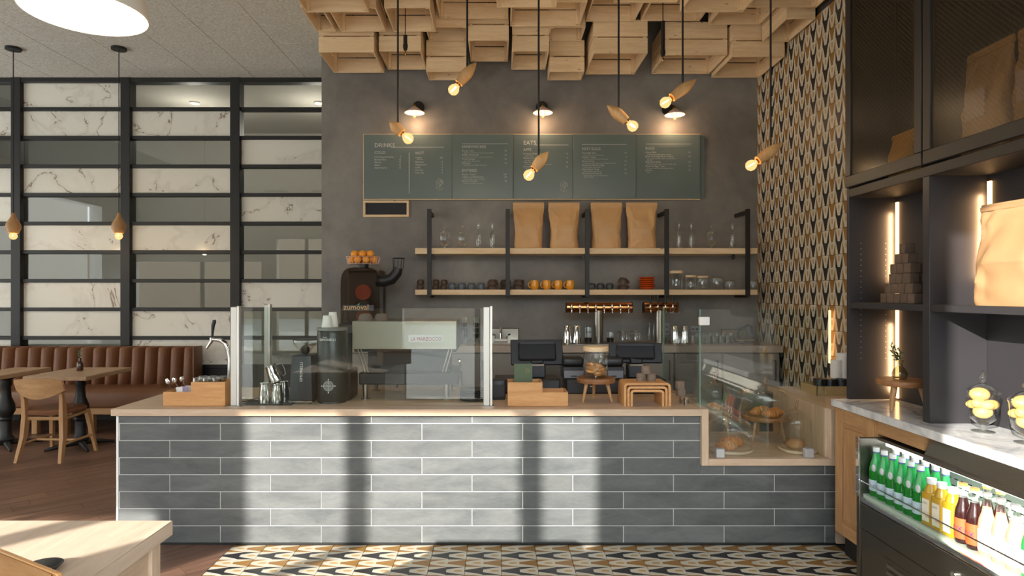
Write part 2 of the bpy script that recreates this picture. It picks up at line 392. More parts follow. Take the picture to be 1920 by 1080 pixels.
# glazed partition with quartz panels
s_ = F/YP
pt = struct(MB().box(-7.2, wx(603, YB), YP, YP+.05, 0, .62).build('wall_partition', BLACK))
mul = [(37-203.75-CX)/s_, (37-CX)/s_, (240.6-CX)/s_, (444.6-CX)/s_, (648.3-CX)/s_]
for x in mul: MB().box(x-.058, x+.058, YP-.07, YP+.07, .0, ZC, .004).build('mullion', BLACK, pt)
rail = [wz(206+53.4*i, YP) for i in range(10)]
MB().box(mul[0], mul[-1], YP-.06, YP+.06, wz(157, YP), ZC, .004).build('head_rail', BLACK, pt)
pat = ['gwgwwggwgw', 'wwgwgwgwwg', 'gwgwgwggww', 'ggwgwggwgg']
for c in range(4):
    a, b = mul[c]+.058, mul[c+1]-.058
    for r in range(10):
        zt = (wz(157, YP) if r == 0 else rail[r-1]-.022); zb = rail[r]+.022
        if pat[c][r] == 'w': MB().box(a, b, YP-.012, YP+.012, zb, zt).build('quartz_panel', QUARTZ, pt)
        else: MB().box(a, b, YP-.004, YP+.004, zb, zt).build('glass_pane', PANE, pt)
        MB().box(a, b, YP-.04, YP+.04, rail[r]-.022, rail[r]+.022, .003).build('rail', BLACK, pt)
# room behind the partition
rw = plain('grey_green_wall', C(170,166,158), .8)
struct(MB().box(-9.6, 2.9, 11.0, 11.2, -.02, 4.7).build('wall_office', rw))
struct(MB().box(-9.6, 2.9, YP+.16, 11.0, 4.3, 4.4).build('ceiling_office', rw))
struct(MB().box(-1.8, -1.6, YP+.16, 11.0, -.02, 4.3).build('wall_office_side', rw))
for k, px in enumerate((365, 598)):
    p = at(px, 200 if k == 0 else 189, 9.2)
    t = thing('downlight', ['round ceiling downlight seen through the glass of the second column', 'round ceiling downlight seen through glass beside the grey wall'][k], 'ceiling light', (p.x, p.y, 4.3))
    MB().cyl(.07, -.02, 0).build('trim_ring', WHITE, t); MB().cyl(.05, -.024, -.02).build('lamp', emit('warm_lamp', (1,.75,.45,1), 6), t)
    l = bpy.data.lights.new('downlight', 'POINT'); l.energy = 22; l.color = (1,.94,.86); l.shadow_soft_size = .05
    lo = bpy.data.objects.new('lamp_light', l); COL.objects.link(lo); lo.parent = t; lo.location = (0, 0, -.5)
# ---------------------------------------------------------------- service counter
YC, ZW = 3.864, .83                              # counter front, worktop height
XL, XE = wx(222, YC), wx(1567, YC)
XN0, XN1 = wx(1313, YC), wx(1567, YC)             # pastry niche
zn = wz(858, YC); znb = wz(871, YC)
ct = thing('service_counter', 'long counter clad in grey concrete brick tiles with white grout', 'counter', ((XL+XE)/2, YC, 0))
MB().box(XL, XN0, YC+.0025, 4.7, 0, ZW-.0425).build('body', GROUT, ct, w=True)
MB().box(XN0, XE-.001, YC+.0025, 4.6, 0, znb-.001).build('niche_base', GROUT, ct, w=True)
MB().box(XL-.012, XL, YC-.002, YC+.03, 0, ZW-.042).build('edge_trim', plain('sunlit_metal_trim', C(245,244,240), .4), ct, w=True)  # metal edge coloured white to carry the sunlight falling on it
MB().box(XL, XE, YC-.003, YC+.012, 0, .012).build('plinth', BLACK, ct, w=True)
tw, th, g = 189/308., 32.1/308., .0045
for r in range(8):
    z1 = wz(794+32*r, YC); z0 = z1-th
    if r == 0: rows = [(z1, ZW-.042), (z0, z1)]
    else: rows = [(z0, z1)]
    for q, (za, zb) in enumerate(rows):
        odd = (r % 2 == 0) if not (r == 0 and q == 0) else False
        if r == 7: za = max(za, .012)
        x = XL if odd else wx(318-189, YC)
        x = wx(413-189, YC) if odd else wx(318-189, YC)
        while x < XE:
            a, b = max(x, XL)+g/2, min(x+tw, XE)-g/2
            parts_ = [(a, b, zb-g/2)]
            if zb > znb and b > XN0: parts_ = [(a, min(b, XN0-.001), zb-g/2), (max(a, XN0), b, znb-.002)]
            for (a, b, zz) in parts_:
                if b-a > .02 and zz-za > .012: MB().box(a, b, YC, YC+.014, za+g/2, zz, .0008).build('tile', CTILE, ct, w=True)
            x += tw
wt = thing('worktop', 'pale ash worktop running along the tiled counter', 'worktop', ((XL+XN0)/2, YC, ZW-.04))
MB().box(wx(213, YC), XN0+.0, YC-.03, 4.72, ZW-.042, ZW, .002).build('top', OAKL('X'), wt, w=True)
# pastry niche: ash lined well at the right end of the counter
nz = thing('pastry_well', 'pale ash lined pastry niche sunk into the counter end', 'display case', ((XN0+XE)/2, YC, znb))
MB().box(XN0, XN0+.042, YC-.03, YC+.012, znb, ZW, .002).build('left_post', OAKL('Z'), nz, w=True)
MB().box(XN0, XN0+.042, YC+.012, 4.6, zn, ZW, .001).build('left_lining', OAKL('Y'), nz, w=True)
MB().box(XN0+.042, XE-.045, YC-.03, YC+.012, znb, zn, .002).build('front_lip', OAKL('X'), nz, w=True)
MB().box(XN0+.042, XE-.06, YC+.012, 4.6, znb+.02, zn-.001).build('well_floor', OAKL('X'), nz, w=True)
MB().box(XE-.045, XE, YC-.03, YC+.012, znb, ZW, .002).build('right_post', OAKL('Z'), nz, w=True)
MB().box(XE-.06, XE-.03, YC+.012, 4.6, zn, ZW, .001).build('right_lining', OAKL('Z'), nz, w=True)
rt = thing('side_worktop', 'ash worktop return between the pastry niche and the tiled wall', 'worktop', (2.35, 4.2, 0))
MB().box(XE+.001, XR-.005, YC+.014, 4.75, 0, ZW-.03).build('cabinet', OAKL('Z'), rt, w=True)
MB().box(XE-.029, XR-.003, YC+.014, 4.78, ZW-.03, ZW, .002).build('top', OAKL('Y'), rt, w=True)
# glass guards
def pane(name, lab, x0, x1, y0, y1, z0, z1, cat='glass panel'):
    o = MB().box(x0, x1, y0, y1, z0, z1).build(name, GUARD, None, ((x0+x1)/2, (y0+y1)/2, z0)); tag(o, lab, cat); return o
ZG = 1.437
gx0, gx1 = wx(452, 3.95), wx(908, 3.95)
def post(lab, x, y, w_=.056):
    t = thing('guard_post', lab, 'post', (x, y, ZW), 0, 'steel posts of the glass guard')
    MB().box(-w_/2, w_/2-.018, -.02, .02, .004, ZG-ZW+.008, .002).build('profile', plain('satin_aluminium', C(205,203,196), .35, .7), t)
    MB().box(w_/2-.016, w_/2, -.026, .014, .004, ZG-ZW+.014, .002).build('clamp_strip', plain('satin_aluminium_light', C(222,221,216), .3, .7), t)
    MB().box(-w_/2-.008, w_/2+.01, -.03, .03, 0, .004).build('foot_plate', STEEL, t)
post('satin steel post at the left end of the glass guard beside bamboo caddy', wx(443, 3.95), 3.95)
post('slim steel post at the back left corner of the glass guard', wx(503, 4.6), 4.6, .045)
post('satin steel post at the right end of the glass guard before the tills', wx(915, 3.95), 3.95)
pane('glass_guard', 'large clear glass guard in front of the espresso machine and grinders', gx0+.002, gx1-.004, 3.945, 3.953, ZW+.004, ZG)
pane('glass_guard', 'clear glass side guard next to the chrome water tap', wx(443, 3.95)-.004, wx(443, 3.95)+.004, 3.985, 4.57, ZW+.004, ZG)
fp = pane('glass_guard', 'tall front glass of the pastry niche held by two square clips', XN0+.002, XE-.05, YC+.016, YC+.024, zn+.001, ZG-.005)
MB().box(XN0+.002, XN0+.006, YC+.015, YC+.025, ZW, ZG-.004).build('edge', GEDGE, fp, w=True)
sp_ = pane('glass_guard', 'clear glass side guard between the wooden risers and pastry niche', XN0-.01, XN0-.002, YC+.03, 4.7, ZW+.001, ZG-.005)
MB().box(XN0-.011, XN0-.001, 4.7, 4.703, ZW+.001, ZG-.005).build('edge', GEDGE, sp_, w=True)
for k, px in enumerate((1350, 1517)):
    t = MB().box(wx(px, YC)-.026, wx(px, YC)+.026, YC-.012, YC+.03, zn+.0005, wz(841, YC), .003).build('glass_clip', plain('satin_clip', C(190,190,190), .4, .3), None, (wx(px, YC), YC, zn))
    tag(t, 'square metal glass clip on the ash ledge, ' + ('below the croissants' if k == 0 else 'below the cookie dome'), 'clip')
o = MB().box(wx(1311, 3.88), wx(1330, 3.88), YC+.004, YC+.034, wz(610, 3.88), wz(594, 3.88), .004).build('glass_clamp', WHITE, None, (wx(1320, 3.88), YC, wz(610, 3.88))); tag(o, 'white square corner clamp near the top of the pastry glass', 'clamp')
# ---------------------------------------------------------------- pine crates under the ceiling
CR = PINE
def crate(x0, x1, yb, d, z, h, label):
    wd = x1-x0; t = thing('wooden_crate', label, 'crate', ((x0+x1)/2, yb-d/2, z), 0, 'pine crates hung from the ceiling above the bar')
    a, b, th_ = wd/2-.003, d/2-.003, .012; sh = (h-.012)/2; gp = .012
    for i in range(2):
        za = i*(sh+gp)
        MB().box(-a, a, -b, -b+th_, za, za+sh, .0015).build('slat', CR('X'), t); MB().box(-a, a, b-th_, b, za, za+sh, .0015).build('slat', CR('X'), t)
        MB().box(-a, -a+th_, -b+th_, b-th_, za, za+sh, .0015).build('slat', CR('Y'), t); MB().box(a-th_, a, -b+th_, b-th_, za, za+sh, .0015).build('slat', CR('Y'), t)
    for sx in (-1, 1):
        for sy in (-1, 1):
            MB().box(sx*(a-th_-.028), sx*(a-th_), sy*(b-th_-.028), sy*(b-th_), .006, h-.002).build('corner_post', CR('Z'), t)
    n = max(3, round(wd/.13)); pw = (2*a)/n
    for i in range(n): MB().box(-a+i*pw+.003, -a+(i+1)*pw-.003, -b, b, h, h+.01).build('bottom_board', CR('Y'), t)
    MB().box(-.006, .006, -.006, .006, h+.01, 4.56-z).build('hanger', BLACK, t)
row1 = [(626,722,137,.56), (727,801,131,.5), (804,879,151,.26), (884-46,953,116,.55), (958,1023,131,.5), (1026,1090,151,.26), (1096,1190,140,.58), (1221,1330,139,.52), (1333,1424,146,.58)]
row1[3] = (882,953,116,.55)
for i, (a, b, y, d) in enumerate(row1):
    crate(wx(a, 6.45), wx(b, 6.45), 6.45, d, wz(y, 6.45), .3, 'pine crate in the ceiling row nearest the grey wall, %s from the left' % ORD[i])
row2 = [(594,632,60,.5), (640,725,60,.5), (738,818,60,.5), (824,953,36,.5), (956,1088,50,.5), (1097,1190,41,.46), (1200,1312,40,.46), (1327,1425,47,.42)]
for i, (a, b) in enumerate(((804, 879), (1026, 1090))):
    crate(wx(a, 6.17), wx(b, 6.17), 6.17, .33, 3.98, .3, 'pine crate set high behind the second row, %s shallow crate' % ['above the left', 'above the right'][i])
for i, (a, b, y, d) in enumerate(row2):
    crate(wx(a, 5.83), wx(b, 5.83), 5.83, d, wz(y, 5.83), .3, 'pine crate in the second ceiling row, %s from the left' % ORD[i])
crate(wx(1428, 5.83), 2.665, 5.83, .5, wz(79, 5.83), .3, 'low pine crate touching the tiled wall in the second ceiling row')
xs = [-1.6, -1.05, -.55, -.02, .5, .95, 1.5, 2.05, 2.66]; zs = [3.86, 3.98, 4.02, 3.9, 4.0, 3.94, 3.86, 4.03]; zs[-1] = 3.9
for i in range(8):
    crate(xs[i], xs[i+1]-.02, 5.27, .52, zs[i], .3, 'pine crate in the third ceiling row at the picture top, %s from the left' % ORD[i])
for k, (px, y0, y1, Y) in enumerate(((760, 71, 94, 5.62), (1243, 43, 106, 5.6))):
    p = at(px, y1, Y); top = wz(y0, Y); t = thing('lamp_socket', ['short black lamp socket hanging below the left crates', 'long black tubular lamp socket hanging below the right crates'][k], 'lamp', p)
    MB().cyl(.018, .0, .13 if k == 0 else .31, seg=14).build('tube', BLACK, t); MB().cyl(.022, .02, .05, seg=14).build('collar', BLACK, t); MB().cyl(.004, .13 if k == 0 else .31, 4.56-p.z, seg=8).build('suspension_rod', BLACK, t)
    MB().lathe([(.006, .0), (.008, -.02), (.004, -.045), (0, -.05)], 10).build('contact_pin', BRASS, t)
# ---------------------------------------------------------------- dining corner
bn = thing('banquette', 'long brown leather banquette with channelled back along the partition', 'bench', (-5.0, 7.2, 0))
bx1 = wx(366, 7.45); ybk = 7.38
n = 27; cw = .152
for i in range(n):
    x = bx1-cw*(i+.5); rows = []
    if x < -7.2: break
    for k in range(9):
        u = -1+2*k/8; yy = ybk+.11*(abs(u)**2.6)-.02
        rows.append([(x+u*cw*.495, yy+(.02 if z in (.40, .90) else 0)+(z-.4)*.09, z+(.0 if z < .9 else -.004)) for z in (.40, .43, .6, .75, .87, .90)])
    mb = MB(); mb.grid(rows)
    mb.box(x-cw*.495, x+cw*.495, ybk+.13, 7.6, .40, .90, .01); mb.build('back_channel', LEATHER, bn, w=True)
MB().box(bx1-.002, bx1+.02, ybk-.0, 7.6, .36, .905, .012, seg=2).build('end_panel', LEATHER, bn, w=True)
for a, b in ((-7.2, wx(11, 6.9)), (wx(13, 6.9), bx1)): MB().box(a, b, 6.86, ybk+.1, .285, .47, .03, seg=3).build('seat_cushion', LEATHER, bn, w=True)
MB().box(-7.2, bx1, 6.88, 7.55, .215, .285, .004).build('base_rail', OAK('X'), bn, w=True)
for px in (7, 64, 121, 170): MB().box(wx(px, 6.9)-.03, wx(px, 6.9)+.03, 6.9, 6.96, 0, .215, .003).build('leg', OAK('Z'), bn, w=True)
def cafe_table(lab, x0, x1, y0, y1):
    t = thing('cafe_table', lab, 'table', ((x0+x1)/2, (y0+y1)/2, 0), 0, 'cafe tables by the banquette'); a, b = (x1-x0)/2, (y1-y0)/2
    MB().box(-a, a, -b, b, .71, .75, .003).build('table_top', wood('table_oak', C(190,158,124), C(160,128,98), 'Y', .45), t)
    MB().lathe([(0,.70),(.11,.70),(.1,.69),(.045,.67),(.05,.62),(.04,.6),(.045,.5),(.075,.42),(.08,.36),(.05,.3),(.06,.28),(.045,.26),(.05,.12),(.075,.08),(.06,.05),(0,.05)], 20).build('pedestal', BLACK, t)
    mb = MB()
    for k in range(4): mb.tube([(0,0,.05), (.14*math.cos(k*math.pi/2+.785), .14*math.sin(k*math.pi/2+.785), .04), (.3*math.cos(k*math.pi/2+.785), .3*math.sin(k*math.pi/2+.785), .012)], [.03,.026,.012], 8)
    mb.build('cross_base', BLACK, t); return t
cafe_table('wooden cafe table with a small brown bottle vase in front of banquette', wx(42, 5.95), wx(161, 5.95), 5.95, 6.7)
cafe_table('wooden cafe table at the left picture edge in front of banquette', wx(-85, 5.95), wx(-9, 5.95), 5.95, 6.7)
p = at(150, 697, 6.35); t = thing('bottle_vase', 'small brown glass bottle vase with a green sprig on cafe table', 'vase', (wx(150, 6.4), 6.4, .75))
MB().lathe([(0,0),(.028,0),(.03,.006),(.03,.075),(.022,.09),(.012,.1),(.012,.118),(.015,.12),(.015,.128),(.01,.128)], 16).build('bottle', plain('brown_glass', C(64,36,20), .12, coat=.5), t)
mb = MB(); mb.tube([(0,0,.05),(-.004,0,.14),(-.014,.0,.2)], .0015, 5)
rl = random.Random(5)
LEAFG = plain('leaf_green', C(70,96,62), .6)
def leaf(mb, p, d, l, w_):
    p = Vector(p); d = Vector(d).normalized(); s = d.cross(Vector((0,1,0))); s = (s if s.length > .1 else Vector((1,0,0))).normalized()*w_
    v = [mb.bm.verts.new(q) for q in (p, p+d*l*.5+s, p+d*l, p+d*l*.5-s)]; mb.bm.faces.new(v)
for k in range(14):
    f = k/14; leaf(mb, (-.004-.01*f, 0, .13+.07*f), (rl.uniform(-1,1), rl.uniform(-.5,.5), rl.uniform(.2,1)), .03, .006)
mb.build('sprig', LEAFG, t)
# dining chair seen from behind
ch = thing('dining_chair', 'oak dining chair with curved back and brown leather seat facing the banquette', 'chair', (-4.145, 5.95, 0), math.radians(-2))
ok = OAK('Z')
def leg4(mb, a, b, wa, wb):
    a, b = Vector(a), Vector(b); mb.grid([[p+Vector(q) for q in ((-w_[0], -w_[1], 0), (w_[0], -w_[1], 0), (w_[0], w_[1], 0), (-w_[0], w_[1], 0))] for p, w_ in ((a, wa), (b, wb))], wrap=True)
    vs = list(mb.bm.verts)[-8:]; mb.bm.faces.new(vs[:4][::-1]); mb.bm.faces.new(vs[4:])
def bent_leg(s):
    mb = MB(); P_ = [(s*.205, -.225, 0), (s*.185, -.165, .22), (s*.175, -.15, .40), (s*.178, -.165, .56), (s*.19, -.205, .72)]; W = [(.014,.016), (.018,.026), (.02,.032), (.016,.02), (.012,.012)]
    mb.grid([[Vector(p)+Vector(q) for q in ((-a,-b,0),(a,-b,0),(a,b,0),(-a,b,0))] for p, (a, b) in zip(P_, W)], wrap=True)
    vs = list(mb.bm.verts); mb.bm.faces.new(vs[:4][::-1]); mb.bm.faces.new(vs[-4:]); return mb
for s in (-1, 1):
    bent_leg(s).build('leg', ok, ch)
    mb = MB(); leg4(mb, (s*.22, .235, 0), (s*.17, .17, .42), (.013,.013), (.02,.022)); mb.build('leg', ok, ch)
    MB().tube([(s*.178, -.14, .385), (s*.172, .165, .4)], .017, 6).build('side_rail', OAK('Y'), ch)
    MB().tube([(s*.193, -.19, .155), (s*.2, .21, .165)], .011, 6).build('stretcher', OAK('Y'), ch)
MB().tube([(-.17, -.14, .385), (.17, -.14, .385)], .018, 6).build('back_rail', OAK('X'), ch)
MB().tube([(-.2, 0, .16), (.2, 0, .16)], .011, 6).build('stretcher', OAK('X'), ch)
seat = []
for k in range(7):
    r = [.02,.6,.93,1,.97,.8,.02][k]; z = [.47,.472,.465,.45,.425,.415,.415][k]
    seat.append([(.225*r*math.copysign(abs(math.cos(q))**.75, math.cos(q)), .215*r*math.copysign(abs(math.sin(q))**.75, math.sin(q))+.005, z) for q in [2*math.pi*i/28 for i in range(28)]])
MB().grid(seat, wrap=True).build('seat', LEATHER, ch)
rows = []
for k in range(15):
    u = -1+2*k/14; y = -.19-.05*(1-u*u); zb = .575+.075*u*u; zt = .765-.022*abs(u)**3
    rows.append([(u*.225, y+.008, zb), (u*.225, y-.012, zb), (u*.225, y-.03, (zb+zt)/2), (u*.225, y-.045, zt), (u*.225, y-.025, zt), (u*.225, y-.01, (zb+zt)/2)])
MB().grid(rows, wrap=True).build('backrest', OAK('X'), ch)
# foreground station
TX, TY, TZ = -1.047, 2.04, .80
ft = thing('station_table', 'pale wooden station table with sunlit top in the foreground', 'table', (-1.45, 1.4, 0))
MB().box(-1.9, TX, .55, TY, TZ-.046, TZ, .002).build('table_top', wood('bleached_oak', C(226,206,184), C(200,176,152), 'Y', .5, 0, .6), ft, w=True)
MB().box(-1.11, -1.06, 1.94, 1.99, 0, TZ-.046, .002).build('leg', OAKL('Z'), ft, w=True)
MB().box(-1.11, -1.06, .6, .65, 0, TZ-.046, .002).build('leg', OAKL('Z'), ft, w=True)
MB().box(-1.87, -1.82, 1.94, 1.99, 0, TZ-.046, .002).build('leg', OAKL('Z'), ft, w=True)
MB().box(-1.095, -1.07, .65, 1.94, .08, TZ-.058, .001).build('side_panel', OAKL('Y'), ft, w=True)
MB().box(-1.82, -1.11, 1.95, 1.975, .08, TZ-.058, .001).build('back_panel', OAKL('X'), ft, w=True)
a_ = math.atan2(.13, -.235); bb = thing('bamboo_box', 'bamboo box at the bottom left corner on the station table', 'box', (-.906, 1.32, TZ), a_)
MB().box(.0, .3, .016, .2, 0, .145, .002).build('body', BAMBOO('X'), bb); MB().box(.0, .3, .0, .012, 0, .15, .002).build('front_board', BAMBOO('X'), bb)
MB().box(.012, .3, .016, .2, .146, .15, .001).build('lid', BAMBOO('X'), bb)
t = tag(MB().lathe([(0,0),(.03,0),(.045,.014),(.047,.016),(.043,.016),(.028,.005),(0,.004)], 28).build('small_dish', BLACKP, None), 'small round black dish beside the bamboo box on station table', 'dish'); t.location = (-1.2, 1.67, TZ)
# ---------------------------------------------------------------- lamps
def plight(name, parent, loc, e, col=(1,.72,.42), r=.03):
    l = bpy.data.lights.new(name, 'POINT'); l.energy = e; l.color = col; l.shadow_soft_size = r
    o = bpy.data.objects.new('lamp_light', l); COL.objects.link(o); o.parent = parent; o.location = loc
dm = thing('dome_pendant', 'large white dome pendant lamp at the top left', 'pendant lamp', (-1.92, 2.945, 2.83))
mb = MB(); R = .265; pr = [(R, 0), (R*.985, .05), (R*.93, .11), (R*.8, .18), (R*.6, .24), (R*.35, .285), (.05, .305)]
mb.lathe(pr+[(.05,.3)]+[(r-.006, z-.003) for r, z in pr[::-1]]+[(R, 0)], 48).build('shade', plain('cream_enamel', C(240,236,228), .45), dm)
MB().cyl(.03, .25, .34).build('lamp_holder', WHITE, dm); MB().ball(.04, (0,0,.2)).build('bulb', emit('warm_white_bulb', (1,.8,.55,1), 5), dm); MB().cyl(.004, .34, ZC-2.83, seg=8).build('cord', CORD, dm)
plight('dome', dm, (0,0,.1), 3.5, (1,.85,.66), .05)
for k, px in enumerate((25, 223)):
    x = wx(px, 6.72); t = thing('gourd_pendant', ['turned wooden gourd pendant lamp at the left picture edge', 'turned wooden gourd pendant lamp hanging left of second partition mullion'][k], 'pendant lamp', (x, 6.72, wz(447, 6.72)), 0, 'gourd pendants over the banquette')
    z0 = .055; W = [(.045, 0), (.062,.03), (.072,.06), (.066,.1), (.042,.14), (.026,.17), (.018,.2), (.012,.215), (0,.217)]
    MB().lathe([(0,z0)]+[(r, z0+z) for r, z in W], 24).build('body', wood('turned_beech', C(196,154,108), C(170,126,82), 'Z', .45, 0), t)
    MB().ball(.038, (0,0,.025), 16, 10).build('bulb', AMBERGLASS, t); MB().tube([(-.008,0,.04),(-.008,0,.015),(.008,0,.04),(.008,0,.015)], .003, 6).build('filament', GLOW, t)
    MB().cyl(.005, z0+.215, ZC-t.location.z-.02, seg=6).build('cord', CORD, t)
    MB().cyl(.075, ZC-t.location.z-.025, ZC-t.location.z, seg=24).build('canopy', BLACK, t); plight('gourd', t, (0,0,-.03), 4)
bars = [(746,'the menu heading of drinks', (730,228), (760,255)), (876,'and above the sandwich menu', (893,117), (855,163)), (1010,'in front of the eats menu', (1028,284), (996,323)), (1160,'above the not eggs menu', (1138,197), (1181,232)), (1280,'in front of the right wall lamp', (1306,148), (1253,188)), (1445,'in front of patterned tile wall', (1469,267), (1414,306))]
for k, (px, ds, tip, bl) in enumerate(bars):
    Y = 4.15; A = at(*tip, Y); B = at(*bl, Y); d = (B-A); L = d.length-.03; d.normalize(); Ry = d.to_track_quat('Z', 'Y').to_matrix().to_4x4()
    wtip = k in (0, 1)
    nm = ['tilted wooden spindle pendant %s' % ds, 'tilted wooden spindle pendant below the crates %s' % ds] [1 if k == 1 else 0]
    t = thing('spindle_pendant', nm, 'pendant lamp', (wx(px, Y), Y, (A.z+B.z)/2), 0, 'spindle pendants over the bar')
    O = Vector(t.location); off = A-O
    sf = L/.2; M_ = T(*off) @ Ry
    sw = Vector((0,0,0))
    MB().lathe([(0,0),(.006*sf,.006*sf),(.021,.04*sf),(.034,.08*sf),(.038,.11*sf),(.035,.15*sf),(.029,.19*sf),(.03,.2*sf),(0,.2*sf)], 20, M=M_).build('body', wood('turned_maple', C(226,180,124), C(196,146,92), 'Z', .4, .06), t)
    MB().cyl(.017, .2*sf, .2*sf+.018, M=M_, seg=14).build('socket', BRASS, t)
    MB().lathe([(.016,.2*sf+.01),(.02,.2*sf+.022),(.031,.2*sf+.036),(.036,.2*sf+.054),(.032,.2*sf+.073),(.016,.2*sf+.087),(0,.2*sf+.089)], 18, M=M_).build('bulb', AMBERGLASS, t)
    mb = MB()
    for q in (-.012, -.004, .004, .012): mb.tube([(q,0,.2*sf+.03), (q*.7,.004,.2*sf+.075)], .0022, 5, M=M_)
    mb.build('filament', GLOW, t)
    zt = off+(Ry.to_3x3() @ Vector((0,0,.1*sf))); zc = -off.x
    f = (0-off.x)/(B.x-A.x) if abs(B.x-A.x) > 1e-3 else .4; zatt = off.z+(B.z-A.z)*max(.25, min(.6, f))
    MB().cyl(.0065, zatt, 4.56-O.z, seg=8).build('cord', CORD, t)
    e = off+(Ry.to_3x3() @ Vector((0,0,.2*sf+.12))); plight('spindle', t, e, 3)
for k, (px, py, ds) in enumerate(((777, 208, 'above the drinks menu'), (1018, 208, 'above the eats menu'), (1266, 212, 'above the eggs menu'))):
    c = at(px, py, 6.4); t = thing('wall_sconce', 'small white cone shade wall lamp with black rose %s' % ds, 'wall lamp', (c.x, YB, c.z), 0, 'cone wall lamps over the menu')
    MB().cyl(.062, 0, .02, M=T(.02*(1 if k == 0 else 0 if k == 1 else -.03/.02), 0, .085) @ RX(90)).build('wall_rose', BLACK, t)
    MB().tube([(0, -.01, .07), (0, -.08, .085), (0, -.14, .08), (0, -.16, .05)], .009, 8).build('arm', BRASS, t)
    MB().cyl(.018, .02, .06, (0,-.16,0), 14).build('socket', BRASS, t)
    MB().lathe([(.02,.045),(.03,.04),(.098,-.012),(.1,-.016),(.096,-.014),(.03,.034),(.02,.04)], 28, (0,-.16,0)).build('shade', plain('opal_pink_enamel', C(242,214,200), .35), t)
    MB().lathe([(.014,.03),(.018,.0),(.018,-.05),(.01,-.062),(0,-.066)], 14, (0,-.16,0)).build('bulb', AMBERGLASS, t)
    MB().cyl(.008, -.045, .01, (0,-.16,0), 8).build('filament', GLOW, t); plight('sconce', t, (0,-.16,-.085), 2.2, (1,.68,.42))
# ---------------------------------------------------------------- menu boards
ym = 6.53
mbd = thing('menu_board', 'long dark green menu board of five panels with white lettering on grey wall', 'menu board', (wx(1000, ym), ym, wz(373, ym)))
SL = plain('slate_green_board', C(106,119,117), .3, 0, .08, 3)
ed = [682, 848, 962, 1074, 1192, 1313]
for i in range(5):
    yy = ym-.012*(i % 2)-(0 if i else .006)
    MB().box(wx(ed[i], ym)+.001, wx(ed[i+1], ym)-.001, yy, yy+.018, wz(373, ym), wz(252, ym), .002).build('panel', SL, mbd, w=True)
MB().box(wx(1310, ym), wx(1322, ym), ym+.02, ym+.036, wz(371, ym), wz(254, ym), .001).build('return_panel', SL, mbd, w=True)
pw_ = PINE('X')
MB().box(wx(681, ym), wx(1313, ym), ym+.0, ym+.02, wz(374.5, ym), wz(373, ym)).build('bottom_edge', pw_, mbd, w=True)
MB().box(wx(681, ym), wx(1313, ym), ym+.0, ym+.02, wz(252, ym), wz(250.8, ym)).build('top_edge', pw_, mbd, w=True)
MB().box(wx(680.5, ym), wx(682, ym), ym-.0, ym+.02, wz(374, ym), wz(251, ym)).build('side_edge', PINE('Z'), mbd, w=True)
yt = ym-.0205; px_m = yt/F
tx = []
def tl(s, px, py, sz, al='LEFT'): p = at(px, py, yt); tx.append((s, sz*px_m*1.38, T(*p) @ FACE, al))
tl('DRINKS', 702, 276, 8); tl('COLD', 702, 288.5, 5.5); tl('HOT', 779, 289.5, 5.5)
for i, (s, q) in enumerate((('Fresh-Squeezed Juice','5'),('Bloody Mary','12'),('Mimosa','12'),('Bellini','12'),('Aperol Spritz','12'))):
    tl(s, 702, 295.5+5.1*i, 3.1); tl(q, 752, 295.5+5.1*i, 3.1, 'RIGHT')
tl('Coffee', 779, 297, 3.1); tl('3/4', 830, 297, 3.1, 'RIGHT'); tl('with refill', 782, 300, 2)
for i, (s, q) in enumerate((('Espresso','3'),('Cappuccino','4'),('Latte','5'),('Hot Tea','4'),('Chai Tea','4'))):
    tl(s, 779, 305+5.1*i, 3.1); tl(q, 830, 305+5.1*i, 3.1, 'RIGHT')
def sect(head, px, py, rp_, items, step=7.7, hs=5.2):
    tl(head, px, py, hs); y = py+6.5
    for s, q, ds in items:
        tl(s, px, y, 3.1); tl(q, rp_, y, 3.1, 'RIGHT'); k = 0
        for dl in ds: tl(dl, px+3, y+3.4+2.7*k, 2.0); k += 1
        y += step+(2.7 if len(ds) > 1 else 0)-(3 if not ds else 0)
sect('SANDWICHES', 866, 277.5, 950, (('Piccola Tuna','14',['yellowfin, roasted tomato, sprouts, olive, multigrain']),('Buffalo Mozzarella','13',['prosciutto, basil, tomato, arugula, country bread']),('Turkey Burger','16',['aged cheddar, tomato, aioli']),('JT Burger','15',['caramelized onion, pickles, house sauce'])))
sect('ENTREES', 866, 322, 950, (('Market "Catch"','MP',[]),('Coffee-Cured Flat Iron','24',['grilled asparagus, potato, chimichurri']),('Piccola Cavatelli','18',['basil pesto, parmesan, pine nuts'])))
tl('EATS', 981, 271.5, 8)
sect('APPS', 981, 283, 1065, (('Avocado Flatbread','14',['ricotta, radish']),('White Hummus','9',['pita, sumac, olive']),('Tuna Tartare','18',['cucumber, sesame, wonton, avocado mousse']),('Cavatelli','12',['tomato, parmesan'])), 8.1)
sect('NOT EGGS', 1091, 281.5, 1175, (('Overnight Oats','10',['almond milk, banana, chia, berries']),('Organic Yogurt','9',['house granola, seasonal fruit, honey, mint']),('Ricotta Toast','12',['sourdough, roasted tomatoes, basil, balsamic, olive oil']),('Quinoa & Chia Porridge','11',['coconut, apple, walnut, dates']),('Baby French Toast','12',['vanilla custard, maple, berries']),('House-Cured Salmon','16',['whipped cream cheese, everything bagel','capers, red onion'])))
sect('EGGS', 1210, 280.5, 1295, (('Classic BEA','13',['scrambled egg, cheddar, bacon, avocado']),('Brick Oven Egg White Frittata','14',['kale, mushrooms, goat cheese, roasted potatoes','side salad']),('Shakshuka Skillet','15',['baked eggs, spicy tomato sauce, feta, herbs, toast']),('Steak and Eggs Toast','17',['skirt steak, poached egg, hollandaise, arugula']),('Quiche','13',['daily'])))
